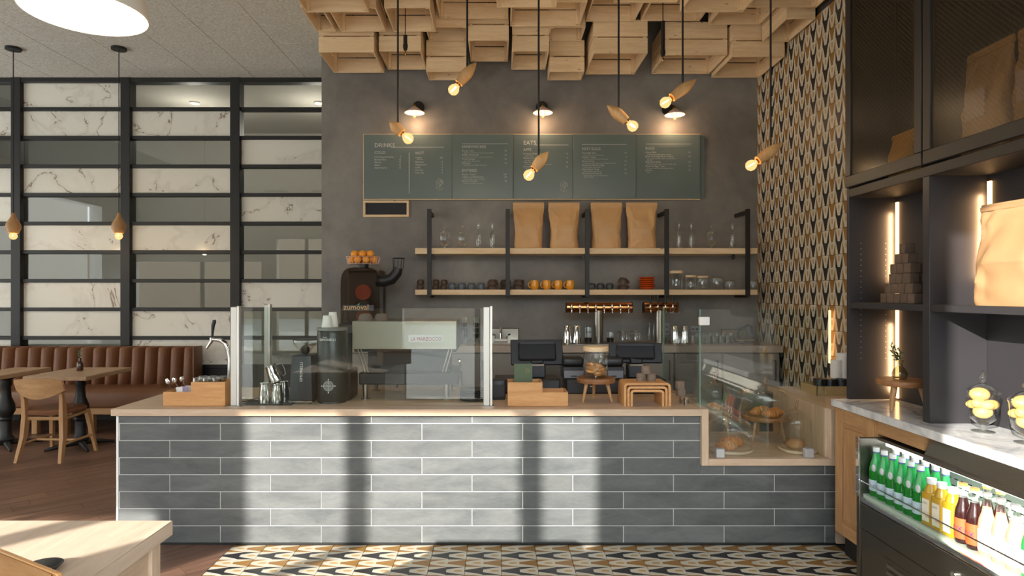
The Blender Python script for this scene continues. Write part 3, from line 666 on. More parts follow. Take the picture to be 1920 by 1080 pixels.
WL = plain('white_lettering', C(205,206,200), .7)
text_mb(tx).build('lettering', WL, mbd, w=True)
mb = MB()
def rule(x0, x1, y, th_=.7): mb.box(wx(x0, yt), wx(x1, yt), yt, yt+.002, wz(y+th_/2, yt), wz(y-th_/2, yt))
rule(733, 833, 276); rule(867, 952, 269.5); rule(1005, 1066, 271.8); rule(1091, 1175, 271); rule(1211, 1296, 270)
mb.box(wx(766.7, yt), wx(767.6, yt), yt, yt+.002, wz(363, yt), wz(286, yt)); mb.build('ruled_line', WL, mbd, w=True)
for k, (px, py) in enumerate(((824.5, 345.5), (1057.5, 349.5))):
    mb = MB(); c = at(px, py, yt)
    def arc(a0, a1, cx, cz, rx, rz, n=20): mb.tube([(c.x+cx+rx*math.cos(math.radians(a0+(a1-a0)*i/n)), yt, c.z+cz+rz*math.sin(math.radians(a0+(a1-a0)*i/n))) for i in range(n+1)], .0016, 4)
    u = px_m
    arc(-20, 200, 0, 1.5*u, 6.5*u, 8.5*u); arc(190, 350, 0, -3.5*u, 6.5*u, 6.5*u); mb.tube([(c.x-6.3*u, yt, c.z-5*u), (c.x-1*u, yt, c.z-1.2*u), (c.x+6.2*u, yt, c.z+1.5*u)], .0016, 4)
    for qx, qz, r in ((1.5, 6, 1.2), (3.5, 4, 1.6), (-2, 2.5, 1.8), (2, -1.8, 1.3), (0, -5, 1.0)): arc(0, 360, qx*u, qz*u, r*u, r*u*1.2, 10)
    mb.build('emblem', WL, mbd, w=True)
fb = thing('letter_board', 'small blank black sign in a pale wood frame on grey wall', 'sign', (wx(724, 6.55), 6.56, wz(407, 6.55)))
x0, x1, z0, z1 = wx(681, 6.55), wx(767, 6.55), wz(407, 6.55), wz(376, 6.55)
MB().box(x0+.02, x1-.02, 6.555, 6.57, z0+.02, z1-.02).build('board', plain('black_board', C(36,37,40), .7), fb, w=True)
for a in ((x0,x1,z0,z0+.024), (x0,x1,z1-.024,z1)): MB().box(a[0], a[1], 6.54, 6.574, a[2], a[3], .002).build('frame', PINE('X'), fb, w=True)
for a in ((x0,x0+.024), (x1-.024,x1)): MB().box(a[0], a[1], 6.54, 6.574, z0+.024, z1-.024, .002).build('frame', PINE('Z'), fb, w=True)
# ---------------------------------------------------------------- wall shelf
YS = 6.25
ws = thing('wall_shelf', 'two tier pine wall shelf on black steel uprights', 'shelf', (wx(1099, YS), YB, wz(556, YS)))
ZS1, ZS2 = wz(465, YS), wz(543, YS)
for zt, zb in ((ZS1, wz(476, YS)), (ZS2, wz(553, YS))): MB().box(wx(778, YS), min(wx(1421, YS), XR-.02), YS+.012, 6.555, zb, zt, .002).build('shelf_board', PINE('X'), ws, w=True)
for px in (805, 952, 1101, 1250, 1402):
    x = wx(px, YS)
    MB().box(x-.021, x+.021, YS-.012, YS+.011, wz(556, YS), wz(392, YS), .001).build('upright', BLACK, ws, w=True)
    MB().box(x-.012, x+.012, YS+.011, YB-.001, wz(401, YS), wz(394, YS)).build('arm', BLACK, ws, w=True)
    MB().box(x-.012, x+.012, YS+.011, YB-.001, wz(558, YS), wz(554, YS)).build('arm', BLACK, ws, w=True)
for px in (811, 1094, 1378): MB().box(wx(px, YS)-.012, wx(px, YS)+.012, YS+.03, YS+.06, wz(486, YS), wz(476.2, YS)).build('bracket_tab', BLACK, ws, w=True)
YI = 6.38
def onshelf(px, up=True, Y=YI): return Vector((wx(px, Y), Y, ZS1 if up else ZS2))
# apothecary jars and bottles on the upper shelf
def apoth(lab, loc, s=1., fill=None, group=None):
    t = thing('apothecary_jar', lab, 'jar', loc, 0, group)
    MB().lathe([(0,0),(.045*s,0),(.045*s,.004*s),(.012*s,.012*s),(.012*s,.03*s),(.03*s,.042*s),(.05*s,.06*s),(.058*s,.1*s),(.06*s,.16*s),(.066*s,.172*s)], 22).build('bowl', JARGLASS, t)
    MB().lathe([(.064*s,.174*s),(.064*s,.178*s),(.05*s,.195*s),(.02*s,.212*s),(.008*s,.216*s),(.008*s,.222*s),(.016*s,.232*s),(.017*s,.24*s),(.01*s,.25*s),(.006*s,.254*s),(.01*s,.262*s),(0,.27*s)], 22).build('lid', JARGLASS, t)
    if fill: fill(t)
    return t
def gbottle(lab, loc, group=None):
    t = thing('glass_bottle', lab, 'bottle', loc, 0, group)
    MB().lathe([(0,0),(.027,0),(.029,.006),(.029,.145),(.022,.165),(.012,.178),(.012,.235)], 18).build('bottle', JARGLASS, t)
    MB().lathe([(.010,.2),(.01,.235),(.015,.24),(.015,.255),(.011,.262),(0,.264)], 14).build('stopper', JARGLASS, t)
j0 = 'left of the coffee bags on upper shelf'; j1 = 'right of the coffee bags on upper shelf'
for px, q in ((834, 'leftmost footed glass jar %s' % j0), (868, 'second footed glass jar %s' % j0), (1334, 'single footed glass jar between bottles %s' % j1)): apoth(q, onshelf(px), .9, None, 'footed jars on the upper shelf')
for px, q in ((897, 'clear stoppered bottle beside the jars %s' % j0), (923, 'clear stoppered bottle next to the second upright %s' % j0), (1273, 'first clear stoppered bottle from the bags %s' % j1), (1296, 'second clear stoppered bottle from the bags %s' % j1), (1373, 'clear stoppered bottle by the tiled wall %s' % j1)): gbottle(q, onshelf(px), 'stoppered bottles on the upper shelf')
from mathutils import noise as mnoise
def kraftbag(lab, loc, w_, h, d, seed, rz=0, group=None, mat=None, cat='bag', rows_=16, crumple=1.):
    t = thing('coffee_bag', lab, cat, loc, rz, group); r = random.Random(seed); rows = []; N = 56; R_ = 44
    so = Vector((r.uniform(0, 50), r.uniform(0, 50), r.uniform(0, 50)))
    for k in range(R_+1):
        f = k/R_; z = h*f; dd = d/2*(1-max(0, (f-.4)/.52)**1.2) if f > .4 else d/2*(.94+.06*math.sin(f*7)); dd = max(dd if f < .92 else 0, .0035)
        ww = w_/2*((.87+.13*max(0, (f-.3)/.55)**1.6) if f > .3 else .87+.04*(1-f/.3)) if f < .85 else w_/2
        env = min(1, f/.06)*min(1, max(0, .97-f)/.12)
        row = []
        for i in range(N):
            a = 2*math.pi*i/N; cx_ = math.copysign(abs(math.cos(a))**.5, math.cos(a)); sy = math.copysign(abs(math.sin(a))**.7, math.sin(a))
            q = Vector((cx_*w_*4, sy*d*5, z*4))+so
            n1 = 1-2*abs(mnoise.noise(q*1.1)); n2 = 1-2*abs(mnoise.noise(q*2.6+Vector((9, 3, 1))))
            wr_ = crumple*env*(.012*(n1-.5)+.006*(n2-.5))
            row.append((cx_*(ww+wr_*.7), sy*(dd+wr_), z))
        rows.append(row)
    mb = MB(); mb.grid(rows, wrap=True); vs = list(mb.bm.verts); mb.bm.faces.new(vs[:N][::-1]); mb.bm.faces.new(vs[-N:])
    mb.build('pouch', mat or KRAFT, t)
    MB().box(-w_/2*1.01, w_/2*1.01, -.0055, .0055, h*.93, h*.98, .002).build('seal_strip', mat or KRAFT, t); return t
for k, px in enumerate((991, 1057.5, 1137, 1203)): kraftbag('tall kraft coffee bag on upper shelf, %s of four from the left' % ORD[k], onshelf(px), 58*YI/F, 87*YI/F, .13, 11+k, 0, 'kraft coffee bags on the shelf')
# cups on the lower shelf
def mug(name, lab, loc, r, h, mat, hs=1, group=None, up=True, rz=0, tilt=0, kind='round'):
    t = thing(name, lab, 'mug' if name == 'mug' else 'cup', loc, rz, group); M_ = RY(tilt)
    if kind == 'round': pr = [(0,.0),(r*.6,0),(r*.85,h*.12),(r,h*.4),(r*.98,h*.7),(r*.86,h),(r*.8,h),(r*.92,h*.7),(r*.92,h*.3),(0,h*.1)]
    else: pr = [(0,0),(r*.62,0),(r*.9,h*.35),(r,h),(r*.94,h),(r*.84,h*.38),(0,h*.1)]
    if not up: pr = [(q, h-z) for q, z in pr]
    MB().lathe(pr, 22, M=M_).build('bowl', mat, t)
    c = Vector((hs*r*.93, 0, h*.52)); pts = [c+Vector((hs*r*.62*math.sin(a), 0, h*.32*math.cos(a))) for a in [math.pi*i/8 for i in range(9)]]
    MB().tube(pts, r*.11, 6, M=M_).build('handle', mat, t); return t
for k, px in enumerate((1002.5, 1025.5, 1047, 1069)): mug('mug', 'bright orange mug on lower shelf, %s of four from the left' % ORD[k], onshelf(px, False), .043, .094, CERAM['orange'], -1, 'orange mugs on the lower shelf', rz=.25)
for k, px in enumerate((848, 866, 884, 902)): mug('upturned_cup', 'blue grey cup upside down on lower shelf, %s of four from left' % ORD[k], onshelf(px, False), .043, .068, CERAM['blue'], 1, 'blue grey cups on the lower shelf', False, -1.0)
for k, px in enumerate((1110, 1126, 1143)): mug('upturned_cup', 'dark grey cup upside down left of red plates, %s of three' % ORD[k], onshelf(px, False), .038, .066, CERAM['grey'], 1, 'dark grey cups on the lower shelf', False, -1.0)
HC = .05
for k, px in enumerate((788, 817, 832)):
    for lv in (0, 1): mug('upturned_cup', 'small dark brown cup at left shelf end, %s stack, %s' % (ORD[k], ['lower one', 'upper one'][lv]), onshelf(px, False)+Vector((.004*lv, 0, lv*(HC+.001))), .036, HC, CERAM['brown'], 1, 'stacked espresso cups', False, -1.0)
for k, px in enumerate((924, 948, 973)):
    for lv in (0, 1): mug('stacked_bowl', 'wide brown bowl with handle left of orange mugs, %s stack, %s' % (ORD[k], ['lower one', 'upper one'][lv]), onshelf(px, False, YI+(.06 if k == 1 else 0))+Vector((0, 0, lv*(HC+.001))), .057, HC, CERAM['brown'], 1, 'stacked brown bowls', False, -1.0, 0, 'bowl')
for lv in (0, 1): mug('stacked_bowl', 'brown cup leaning beside the red plates, %s one' % ['lower', 'upper tilted'][lv], onshelf(1168, False)+Vector((.0, 0, lv*(.066))), .055, .05, CERAM['brown'], 1, None, False, -1.0, 14*lv, 'bowl')
for k in range(6):
    p = onshelf(1213, False); q = MB().lathe([(0,0),(.05,0),(.07,.012),(.084,.02),(.082,.024),(.066,.016),(.048,.005),(0,.005)], 28).build('plate', CERAM['red'], None, None); q.location = p+Vector((0, 0, k*.0205))
    tag(q, 'small red orange plate in the stack on lower shelf, %s from the bottom' % ORD[k], 'plate', 'red plates on the lower shelf')
def lidjar(lab, loc, r, h, lid='wood', cat='jar', group=None, fill=None):
    t = thing('storage_jar', lab, cat, loc, 0, group)
    MB().lathe([(0,0),(r*.95,0),(r,.006),(r,h*.8),(r*.9,h*.85),(r*.9,h*.88)], 22).build('glass_body', JARGLASS, t)
    if lid == 'wood': MB().cyl(r*1.02, h*.86, h, seg=24).build('wooden_lid', PINE('X'), t)
    else:
        MB().lathe([(r*.92,h*.88),(r*.95,h*.93),(r*.6,h),(0,h)], 20).build('glass_lid', JARGLASS, t)
        MB().tube([(r*.95*math.cos(a), r*.95*math.sin(a), h*.87) for a in [2*math.pi*i/16 for i in range(16)]], .0025, 5, closed=True).build('wire_bail', CHROME, t)
    if fill: fill(t)
    return t
for px, r, h, l, q in ((1268, .066, .19, 'wood', 'tallest wooden lidded glass jar on lower shelf'), (1295, .053, .145, 'wood', 'wooden lidded glass jar next to the tallest one on lower shelf'), (1317, .055, .138, 'wood', 'third wooden lidded glass jar on lower shelf'), (1343.5, .06, .14, 'clip', 'wide clip top glass jar on lower shelf'), (1368, .045, .1, 'clip', 'small clip top glass jar left of last upright on lower shelf'), (1412, .042, .1, 'clip', 'small clip top glass jar against tiled wall on lower shelf')): lidjar(q, onshelf(px, False), r, h, l, 'jar', 'glass jars on the lower shelf')
# ---------------------------------------------------------------- back bar
ZK, YK = 1.04, 5.95
kt = thing('back_worktop', 'grey brown worktop of the back bar below the wall shelf', 'worktop', (.4, 6.2, .975))
MB().box(-1.83, XR-.02, YK-.02, YB-.001, .975, ZK, .002).build('top', plain('taupe_laminate', C(168,152,136), .45, 0, .06, 4), kt, w=True)
edges = [-1.8, -.95, -.1, .35, 1.2, 1.65, 2.1, 2.64]; taupe = plain('taupe_door', C(136,130,122), .5, 0, .04, 4)
for i in range(7):
    a, b = edges[i]+.004, edges[i+1]-.004; t = thing('base_cabinet', 'taupe base cabinet of the back bar, %s from the left' % ORD[i], 'cabinet', ((a+b)/2, 6.25, 0), 0, 'back bar cabinets')
    MB().box(a, b, YK+.02, YB-.01, 0, .974).build('carcass', taupe, t, w=True)
    d = MB().box(a+.004, b-.004, YK, YK+.019, .1, .965, .002).build('door', taupe if i not in (3,) else STEELD, t, w=True)
    mb = MB(); xh = b-.05; mb.tube([(xh, YK, .9), (xh, YK-.03, .9), (xh, YK-.03, .72), (xh, YK, .72)], .005, 6); mb.build('handle', BLACK, d, w=True)
sk = thing('bar_sink', 'small stainless bar sink with splashback at left of the back bar', 'sink', (wx(949, 6.3), 6.3, ZK))
xa, xb = wx(920, 6.55), wx(973, 6.55)
MB().box(xa, xb, 6.535, 6.57, ZK, wz(615, 6.55), .008).build('splashback', STEEL, sk, w=True); MB().box(xa, xb, 6.08, 6.535, ZK, ZK+.012, .003).build('deck', STEEL, sk, w=True)
x = wx(939, 6.3)
MB().box(x-.07, x+.07, 6.26, 6.33, ZK+.012, ZK+.04, .01).build('tap_base', WHITE, sk, w=True)
MB().tube([(x,6.3,ZK+.04),(x,6.3,ZK+.12),(x,6.27,ZK+.15),(x,6.2,ZK+.15),(x,6.17,ZK+.11)], .011, 8).build('spout', CHROME, sk, w=True)
for s in (-1, 1): MB().tube([(x+s*.06,6.3,ZK+.04),(x+s*.06,6.3,ZK+.075),(x+s*.095,6.29,ZK+.085)], .01, 8).build('tap_lever', CHROME, sk, w=True)
def taptower(lab, px0, px1, n, pxc, handles):
    Y = 6.2; x0, x1 = wx(px0, Y), wx(px1, Y); zc = wz(576.5, Y); xc = wx(pxc, Y); t = thing('tap_tower', lab, 'beer tap', (xc, Y, ZK))
    MB().cyl(.05, x0+.006-xc, x1-.006-xc, M=T(0, 0, zc-ZK) @ RY(90), seg=28).build('manifold', COPPER, t)
    for a in (x0-xc, x1-.006-xc): MB().cyl(.053, a, a+.006, M=T(0, 0, zc-ZK) @ RY(90), seg=28).build('end_cap', BLACK, t)
    MB().cyl(.047, 0, zc-ZK-.03, seg=24).build('column', STEEL, t); MB().cyl(.062, 0, .012, seg=24).build('base_flange', STEEL, t)
    for i in range(n):
        xx = x0-xc+(x1-x0)*(i+.62)/(n+.25) if n > 4 else x0-xc+(x1-x0)*(i+.75)/(n+.6); zz = zc-ZK
        f = MB().tube([(xx,-.048,zz),(xx,-.075,zz),(xx,-.085,zz-.02),(xx,-.09,zz-.05)], [.01,.009,.008,.006], 8).build('faucet', CHROME, t)
        if handles: MB().lathe([(.006,0),(.008,.02),(.011,.07),(.01,.1),(0,.102)], 10, (xx,-.07,zz+.02)).build('tap_handle', BLACKP, f)
        MB().lathe([(0,-.005),(.01,0),(.009,.025),(.005,.035),(0,.036)], 10, (xx,-.07,zz)).build('stem', CHROME, f)
taptower('long copper tap tower with eight faucets on the back bar', 1061, 1185, 8, 1122, False)
taptower('short copper tap tower with four black handles on the back bar', 1206, 1270, 4, 1237, True)
tr = thing('drip_tray', 'long perforated steel drip tray below the tap towers', 'tray', (wx(1150, 6.1), 6.05, ZK))
MB().box(wx(1058, 6.05), wx(1160, 6.05), 5.95, 6.12, ZK, ZK+.012, .002).build('pan', STEEL, tr, w=True)
mb = MB()
for i in range(26): mb.box(wx(1060, 6.05)+i*.0195, wx(1060, 6.05)+i*.0195+.008, 5.96, 6.11, ZK+.012, ZK+.016)
mb.build('grille', STEELD, tr, w=True)
def tin(lab, px, r=.042, h=.165, Y=6.12, g=None):
    o = MB().lathe([(0,0),(r*1.02,0),(r,.01),(r*.78,h*.96),(r*.7,h),(0,h)], 22).build('shaker_tin', CHROME, None); o.location = (wx(px, Y), Y, ZK+.017 if 1058 < px < 1160 else ZK); tag(o, lab, 'cocktail shaker', g or 'shaker tins on the back bar')
tin('upturned steel shaker tin on the back bar, left of a pair', 1063+1); tin('upturned steel shaker tin on the back bar beside stacked glasses', 1081.5)
tin('upturned steel shaker tin right of the short tap tower', 1265, .04, .17, 6.25); tin('upturned steel shaker tin next to the row of glasses', 1284, .04, .17, 6.25)
def tumbler(lab, loc, r=.036, h=.06, g=None, up=True, mat=None, name='glass_tumbler'):
    pr = [(0,0),(r*.86,0),(r,h),(r*.95,h),(r*.82,.008),(0,.008)]
    if not up: pr = [(q, h-z) for q, z in pr]
    o = MB().lathe(pr, 18).build(name, mat or JARGLASS, None); o.location = loc; tag(o, lab, 'glass', g); return o
DKG = thin_glass('smoked_glass', (.5,.48,.46,1), 1.5)
for k, px in enumerate((1103, 1144)):
    for lv in range(3 if k == 0 else 2): tumbler('short tumbler in the stack %s tap tower column, %s from below' % (['left of long', 'right of long'][k], ORD[lv]), (wx(px, 6.1), 6.1, ZK+.017+lv*.049), .037, .048, 'stacked tumblers', True, DKG if lv == 0 else JARGLASS)
for px, q in ((1168, 'clip top glass jar on back bar left of the second till'), (1192, 'clip top glass jar on back bar between the tap towers')): lidjar(q, (wx(px, 6.3), 6.3, ZK), .062, .125, 'clip', 'jar', 'clip jars on the back bar')
for k, px in enumerate((1217.5, 1226)):
    gt = thing('glass_bottle', 'slim clear bottle left of the short tap tower column, %s' % ['left one', 'right one'][k], 'bottle', (wx(px, 6.38), 6.38, ZK))
    MB().lathe([(0,0),(.02,0),(.021,.1),(.009,.14),(.009,.185),(.012,.19)], 14).build('bottle', JARGLASS, gt)
gk = 0
for row in range(2):
    for i in range(6):
        px = 1303+12.5*i+(5 if row else 0); Y = 6.12+.16*row; gk += 1
        tumbler('clear water glass on back bar near the sprayer tap, %s row, %s from left' % (['front', 'back'][row], ORD[i]), (wx(px, Y), Y, ZK), .033, .1 if row else .085, 'row of water glasses on the back bar', False)
for k, (px, dx) in enumerate(((870, 0), (893, 0))):
    for lv in range(4): tumbler('tall glass in the nested stack behind the guard, %s stack, %s from below' % (['left', 'right'][k], ORD[lv]), (wx(px, 6.15), 6.15, ZK+lv*.052), .036, .1, 'nested glasses behind the guard')
s2 = thing('prep_sink', 'stainless sink with black sprayer tap at right of the back bar', 'sink', (wx(1390, 6.3), 6.3, ZK))
MB().box(wx(1353, 6.55), 2.55, 6.54, 6.57, ZK, wz(617, 6.55), .006).build('splashback', STEEL, s2, w=True); MB().box(wx(1378, 6.3), 2.5, 6.05, 6.54, ZK, ZK+.01, .003).build('deck', STEEL, s2, w=True)
x = wx(1384, 6.35); MB().tube([(x,6.35,ZK+.01),(x,6.35,ZK+.1),(x+.02,6.35,ZK+.13),(x+.09,6.32,ZK+.175),(x+.11,6.3,ZK+.16),(x+.115,6.3,ZK+.09)], .011, 8).build('sprayer_arm', BLACKP, s2, w=True); MB().box(x-.04, x+.16, 6.32, 6.38, ZK+.01, ZK+.035, .008).build('tap_base', CHROME, s2, w=True)
for k, (a, b, c_, d_, q) in enumerate(((1246, 1255, 606, 628, 'grey switch plate on grey wall right of the short tap tower'), (1295, 1312, 611, 623, 'grey double socket on grey wall above the water glasses'))):
    o = MB().box(wx(a, YB), wx(b, YB), YB-.008, YB-.0005, wz(d_, YB), wz(c_, YB), .002).build('wall_socket', plain('grey_plate', C(150,152,158), .5), None, (wx((a+b)/2, YB), YB, wz(d_, YB))); tag(o, q, 'socket')
    for i in range(2): MB().box(-.012+(.04*i-.02 if k else 0)-.004, -.004+(.04*i-.02 if k else 0)+.012, -.0095, -.008, .025+(0 if k else .05*i), .042+(0 if k else .05*i)).build('outlet', DARKP, o)
# juice machine
YJ = 6.0; jm = thing('juice_machine', 'black orange juicing machine with smoked hood and wire basket', 'juicer', (wx(676, YJ), 6.15, ZK)); J0 = Vector(jm.location)
jx0, jx1 = wx(637, YJ)-J0.x, wx(711, YJ)-J0.x; jz = wz(501, YJ)-ZK
MB().box(jx0-.015, jx1+.02, -.2, .24, 0, .2, .012).build('base', BLACKP, jm)
MB().box(jx0+.02, jx1, .05, .24, .2, jz-.02, .03, seg=3).build('back_body', plain('dark_brown_body', C(58,38,30), .35), jm)
pr = []
for i in range(21):
    a = math.pi*i/20; pr.append(((jx0+jx1)/2-(jx1-jx0)/2*math.copysign(abs(math.cos(a))**.5, math.cos(a)), .2+(jz-.2)*(.62+.38*math.sin(a)**.6)))
poly = [(jx0, .2)]+pr+[(jx1, .2)]
mb = MB(); mb.prism(poly, -.18, .06, M=Matrix(((1,0,0,0),(0,0,-1,-.06-.0),(0,1,0,0),(0,0,0,1)))); mb.build('smoked_hood', thin_glass('smoked_hood', (.5,.44,.38,1), 1.45, .03), jm)
for zc_, r in ((jz*.68, .075), (jz*.36, .07)): MB().cyl(r, 0, .09, M=T((jx0+jx1)/2+.01, .05, zc_) @ RX(90), seg=28).build('press_drum', plain('orange_drum', C(200,92,52), .4), jm)
MB().box(jx0+.025, jx1-.05, -.145, -.14, .325, .38, .002).build('name_plate', plain('grey_plate_dark', C(64,66,72), .4), jm)
text_mb([('zumoval', .072, T(jx0+.035, -.147, .335) @ FACE)]).build('lettering', plain('cream_orange_print', C(240,190,120), .5), jm)
mb = MB(); leaf(mb, (jx0+.16, -.147, .375), (1, 0, .6), .04, .008); mb.build('leaf_mark', plain('leaf_teal', C(60,150,110), .5), jm)
mb = MB(); bz = jz+.035; bc = Vector((-.0, -.02, 0)); bw, bd = .165, .12
def ring(z, sx, sy): mb.tube([(bc.x+sx*math.cos(a), bc.y+sy*math.sin(a), z) for a in [2*math.pi*i/32 for i in range(32)]], .0035, 6, closed=True)
ring(bz, bw*.9, bd*.9); ring(bz+.07, bw, bd)
for i in range(26):
    a = 2*math.pi*i/26; mb.tube([(bc.x+bw*.9*math.cos(a), bc.y+bd*.9*math.sin(a), bz), (bc.x+bw*math.cos(a), bc.y+bd*math.sin(a), bz+.07)], .0022, 5)
for i in range(-4, 5): mb.tube([(bc.x+i*.035, bc.y-bd*.9*math.sqrt(max(0,1-(i*.035/bw/.9)**2)), bz), (bc.x+i*.035, bc.y+bd*.9*math.sqrt(max(0,1-(i*.035/bw/.9)**2)), bz)], .0022, 5)
mb.build('wire_basket', plain('pale_pink_wire', C(225,190,175), .3, .5), jm); MB().cyl(.05, jz-.01, bz, (0,-.02,0)).build('basket_stem', BLACKP, jm)
el = MB(); pts = [(jx1-.04, -.05, jz-.12), (jx1+.03, -.05, jz-.13), (jx1+.1, -.05, jz-.11), (jx1+.15, -.05, jz-.05), (jx1+.165, -.05, jz+.0)]
el.tube(pts, [.06,.058,.055,.05,.045], 14); e_ = el.build('feed_chute', BLACKP, jm)
mb = MB()
for i in range(5):
    a = math.pi*(.1+.2*i); mb.tube([(jx1+.165+.05*math.cos(a), -.05-.04*math.sin(a), jz-.01), (jx1+.17+.055*math.cos(a), -.05-.045*math.sin(a), jz+.09)], .004, 6)
mb.tube([(jx1+.17+.055*math.cos(a), -.05-.045*math.sin(a), jz+.09) for a in [math.pi*2*i/14 for i in range(14)]], .004, 6, closed=True); mb.build('chute_fingers', BLACKP, jm)
ORG = plain('orange_peel', C(240,160,50), .45, 0, .06, 40, bump=.001)
og = MB().ball(.036, (0,0,0), 16, 10).mesh('orange'); rr = random.Random(9); k = 0
for lv, pts in enumerate(([(-.106,-.02),(-.04,-.066),(.04,-.066),(.106,-.02),(.03,.015),(-.045,.02),(.09,.055)], [(-.08,-.03),(-.002,-.035),(.075,-.03),(.035,.045),(-.042,.045)])):
    for (a, b) in pts:
        o = link('orange', og, ORG, None, J0+Vector((a, -.02+b, bz+.04+lv*.056))); k += 1
        tag(o, 'ripe orange in the wire basket of the juicer, %s layer, %s' % (['bottom', 'top'][lv], ORD[pts.index((a, b))]), 'orange', 'oranges in the juicer basket')
# ---------------------------------------------------------------- on the counter
def caddy(lab, px0, pxm, px1, pyh, pyl, Y, low_left, dep=.17):
    x0, xm, x1 = wx(px0, Y), wx(pxm, Y), wx(px1, Y); zh, zl = wz(pyh, Y)-ZW, wz(pyl, Y)-ZW; t = thing('bamboo_caddy', lab, 'caddy', ((x0+x1)/2, Y+dep/2, ZW)); c = (x0+x1)/2; a, b = (x1-x0)/2, dep/2; m = xm-c; th_ = .009
    hl, hr = (zl, zh) if low_left else (zh, zl); p = .0045
    mb = MB(); M_ = Matrix(((1,0,0,0),(0,0,-1,0),(0,1,0,0),(0,0,0,1))); poly = [(-a,p),(a,p),(a,hr),(m,hr),(m,hl),(-a,hl)]
    MB().prism(poly, b-th_, b, M=M_).build('front_panel', BAMBOO('X'), t); MB().prism(poly, -b, -b+th_, M=M_).build('back_panel', BAMBOO('X'), t)
    MB().box(-a, -a+th_, -b+th_, b-th_, p, hl).build('side_panel', BAMBOO('Y'), t); MB().box(a-th_, a, -b+th_, b-th_, p, hr).build('side_panel', BAMBOO('Y'), t)
    MB().box(m-th_/2, m+th_/2, -b+th_, b-th_, p, max(hl, hr)-.002).build('divider', BAMBOO('Y'), t)
    MB().box(-a+.008, a-.008, -b+.008, b-.008, 0, .012).build('base_board', BAMBOO('X'), t); return t, c, m
t, c0, m0 = caddy('bamboo caddy with glasses at the left end of the counter', 306, 358, 422, 716.5, 735, 3.93, True)
for i in range(3):
    for j in range(2): tumbler('small clear glass standing in the left bamboo caddy, %s row, %s' % (['front', 'back'][j], ORD[i]), (wx(374+18*i, 4.0), 3.975+.075*j, ZW+.0125+.085), .031, .075, 'glasses in the left caddy', False)
    if i < 3:
        for j in range(2): tumbler('lower clear glass inside the left bamboo caddy, %s row, %s' % (['front', 'back'][j], ORD[i]), (wx(374+18*i, 4.0), 3.975+.075*j, ZW+.0125), .031, .084, 'lower glasses in the left caddy', False)
for k in range(3):
    o = MB().tube([(0,0,0),(.004,0,.09),(-.012,0,.13)], [.003,.003,.006], 6, flat=.5).build('teaspoon', CHROME, None); MB().ball(.014, (-.016,0,.145), 10, 6, (1,.35,1.5)).build('spoon_bowl', CHROME, o); o.location = (wx(334+5*k, 4.0), 3.97+.03*k, ZW+.013); o.rotation_euler = (0, -.25+.1*k, .4*k); tag(o, 'teaspoon standing in the low end of left bamboo caddy, %s' % ORD[k], 'spoon', 'teaspoons in the caddy')
for k in range(4):
    o = MB().box(-.02, .02, -.001, .001, 0, .1, .0005).build('sugar_packet', [PAPER, plain('lilac_paper', C(190,175,205), .7)][k % 2], None); o.location = (wx(346+1.2*k, 4.03), 3.99+.03*k, ZW+.013); o.rotation_euler = (.1, .1*k-.1, .3*k); tag(o, 'paper sugar packet in the left bamboo caddy, %s' % ORD[k], 'packet', 'sugar packets in the caddy')
t = thing('water_tap', 'chrome swan neck water tap with black handle at the counter end', 'tap', (wx(430, 4.25), 4.25, ZW)); q = lambda px, py: (wx(px, 4.25)-t.location.x, 0, wz(py, 4.25)-ZW)
MB().cyl(.03, 0, .01).build('base', CHROME, t)
MB().tube([(0,0,.005), q(430,700), q(430,672), q(428,655), q(422,643), q(413,637.5), q(400,636.5), q(397,637)], [.013,.013,.013,.0155,.0165,.015,.012,.011], 12).build('neck', CHROME, t)
MB().tube([q(397,633), q(396.5,640), q(391,648), q(387.5,653)], [.013,.012,.009,.007], 10).build('spout', CHROME, t); MB().tube([q(398,632), q(398.5,622), q(399.5,610), q(402,602), q(404,601)], [.007,.009,.012,.013,.008], 10).build('handle', BLACKP, t)
o = MB().box(wx(455, 3.98), wx(548, 3.98), 3.965, 4.22, ZW, ZW+.008, .003).build('bar_mat', BLACKP, None, (wx(500, 4.1), 4.1, ZW)); tag(o, 'black rubber bar mat under the steel milk pitchers', 'mat')
def pitcher(lab, px, Y, r, h, M_=None, z=0):
    t = thing('milk_pitcher', lab, 'pitcher', (wx(px, Y), Y, ZW+.008+z), -1.2 if M_ is None else 0, 'steel milk pitchers'); M_ = M_ or Matrix()
    MB().lathe([(0,0),(r,0),(r*1.02,h*.06),(r*.92,h*.5),(r*.72,h*.9),(r*.76,h),(r*.73,h),(r*.68,h*.9),(r*.88,h*.5),(0,.006)], 24, M=M_).build('body', CHROME, t)
    MB().tube([(r*.78,0,h*.9),(r*1.5,0,h*.86),(r*1.55,0,h*.5),(r*1.35,0,h*.2),(r*.98,0,h*.18)], .004, 6, M=M_).build('handle', CHROME, t)
pitcher('steel milk pitcher at the left of the bar mat', 495, 4.02, .036, .125); pitcher('steel milk pitcher carrying a tipped pitcher on the bar mat', 520, 4.03, .037, .115)
pitcher('steel milk pitcher tipped over on top of another pitcher', 520, 4.05, .048, .11, RY(-24), .13); pitcher('steel milk pitcher behind next to the small grinder', 533, 4.13, .034, .12)
for k in range(2):
    o = MB().tube([(-.06,0,.01),(.0,0,.012),(.05,.01,.018)], [.003,.003,.004], 6).build('bar_spoon', CHROME, None); MB().ball(.022, (.07,.012,.018), 12, 6, (1,.7,.35)).build('spoon_bowl', CHROME, o); o.location = (wx(463+9*k, 4.0), 3.985+.075*k, ZW+.01); o.rotation_euler = (0, 0, .3); tag(o, 'steel bar spoon lying on the bar mat, %s one' % ['front', 'back'][k], 'spoon')
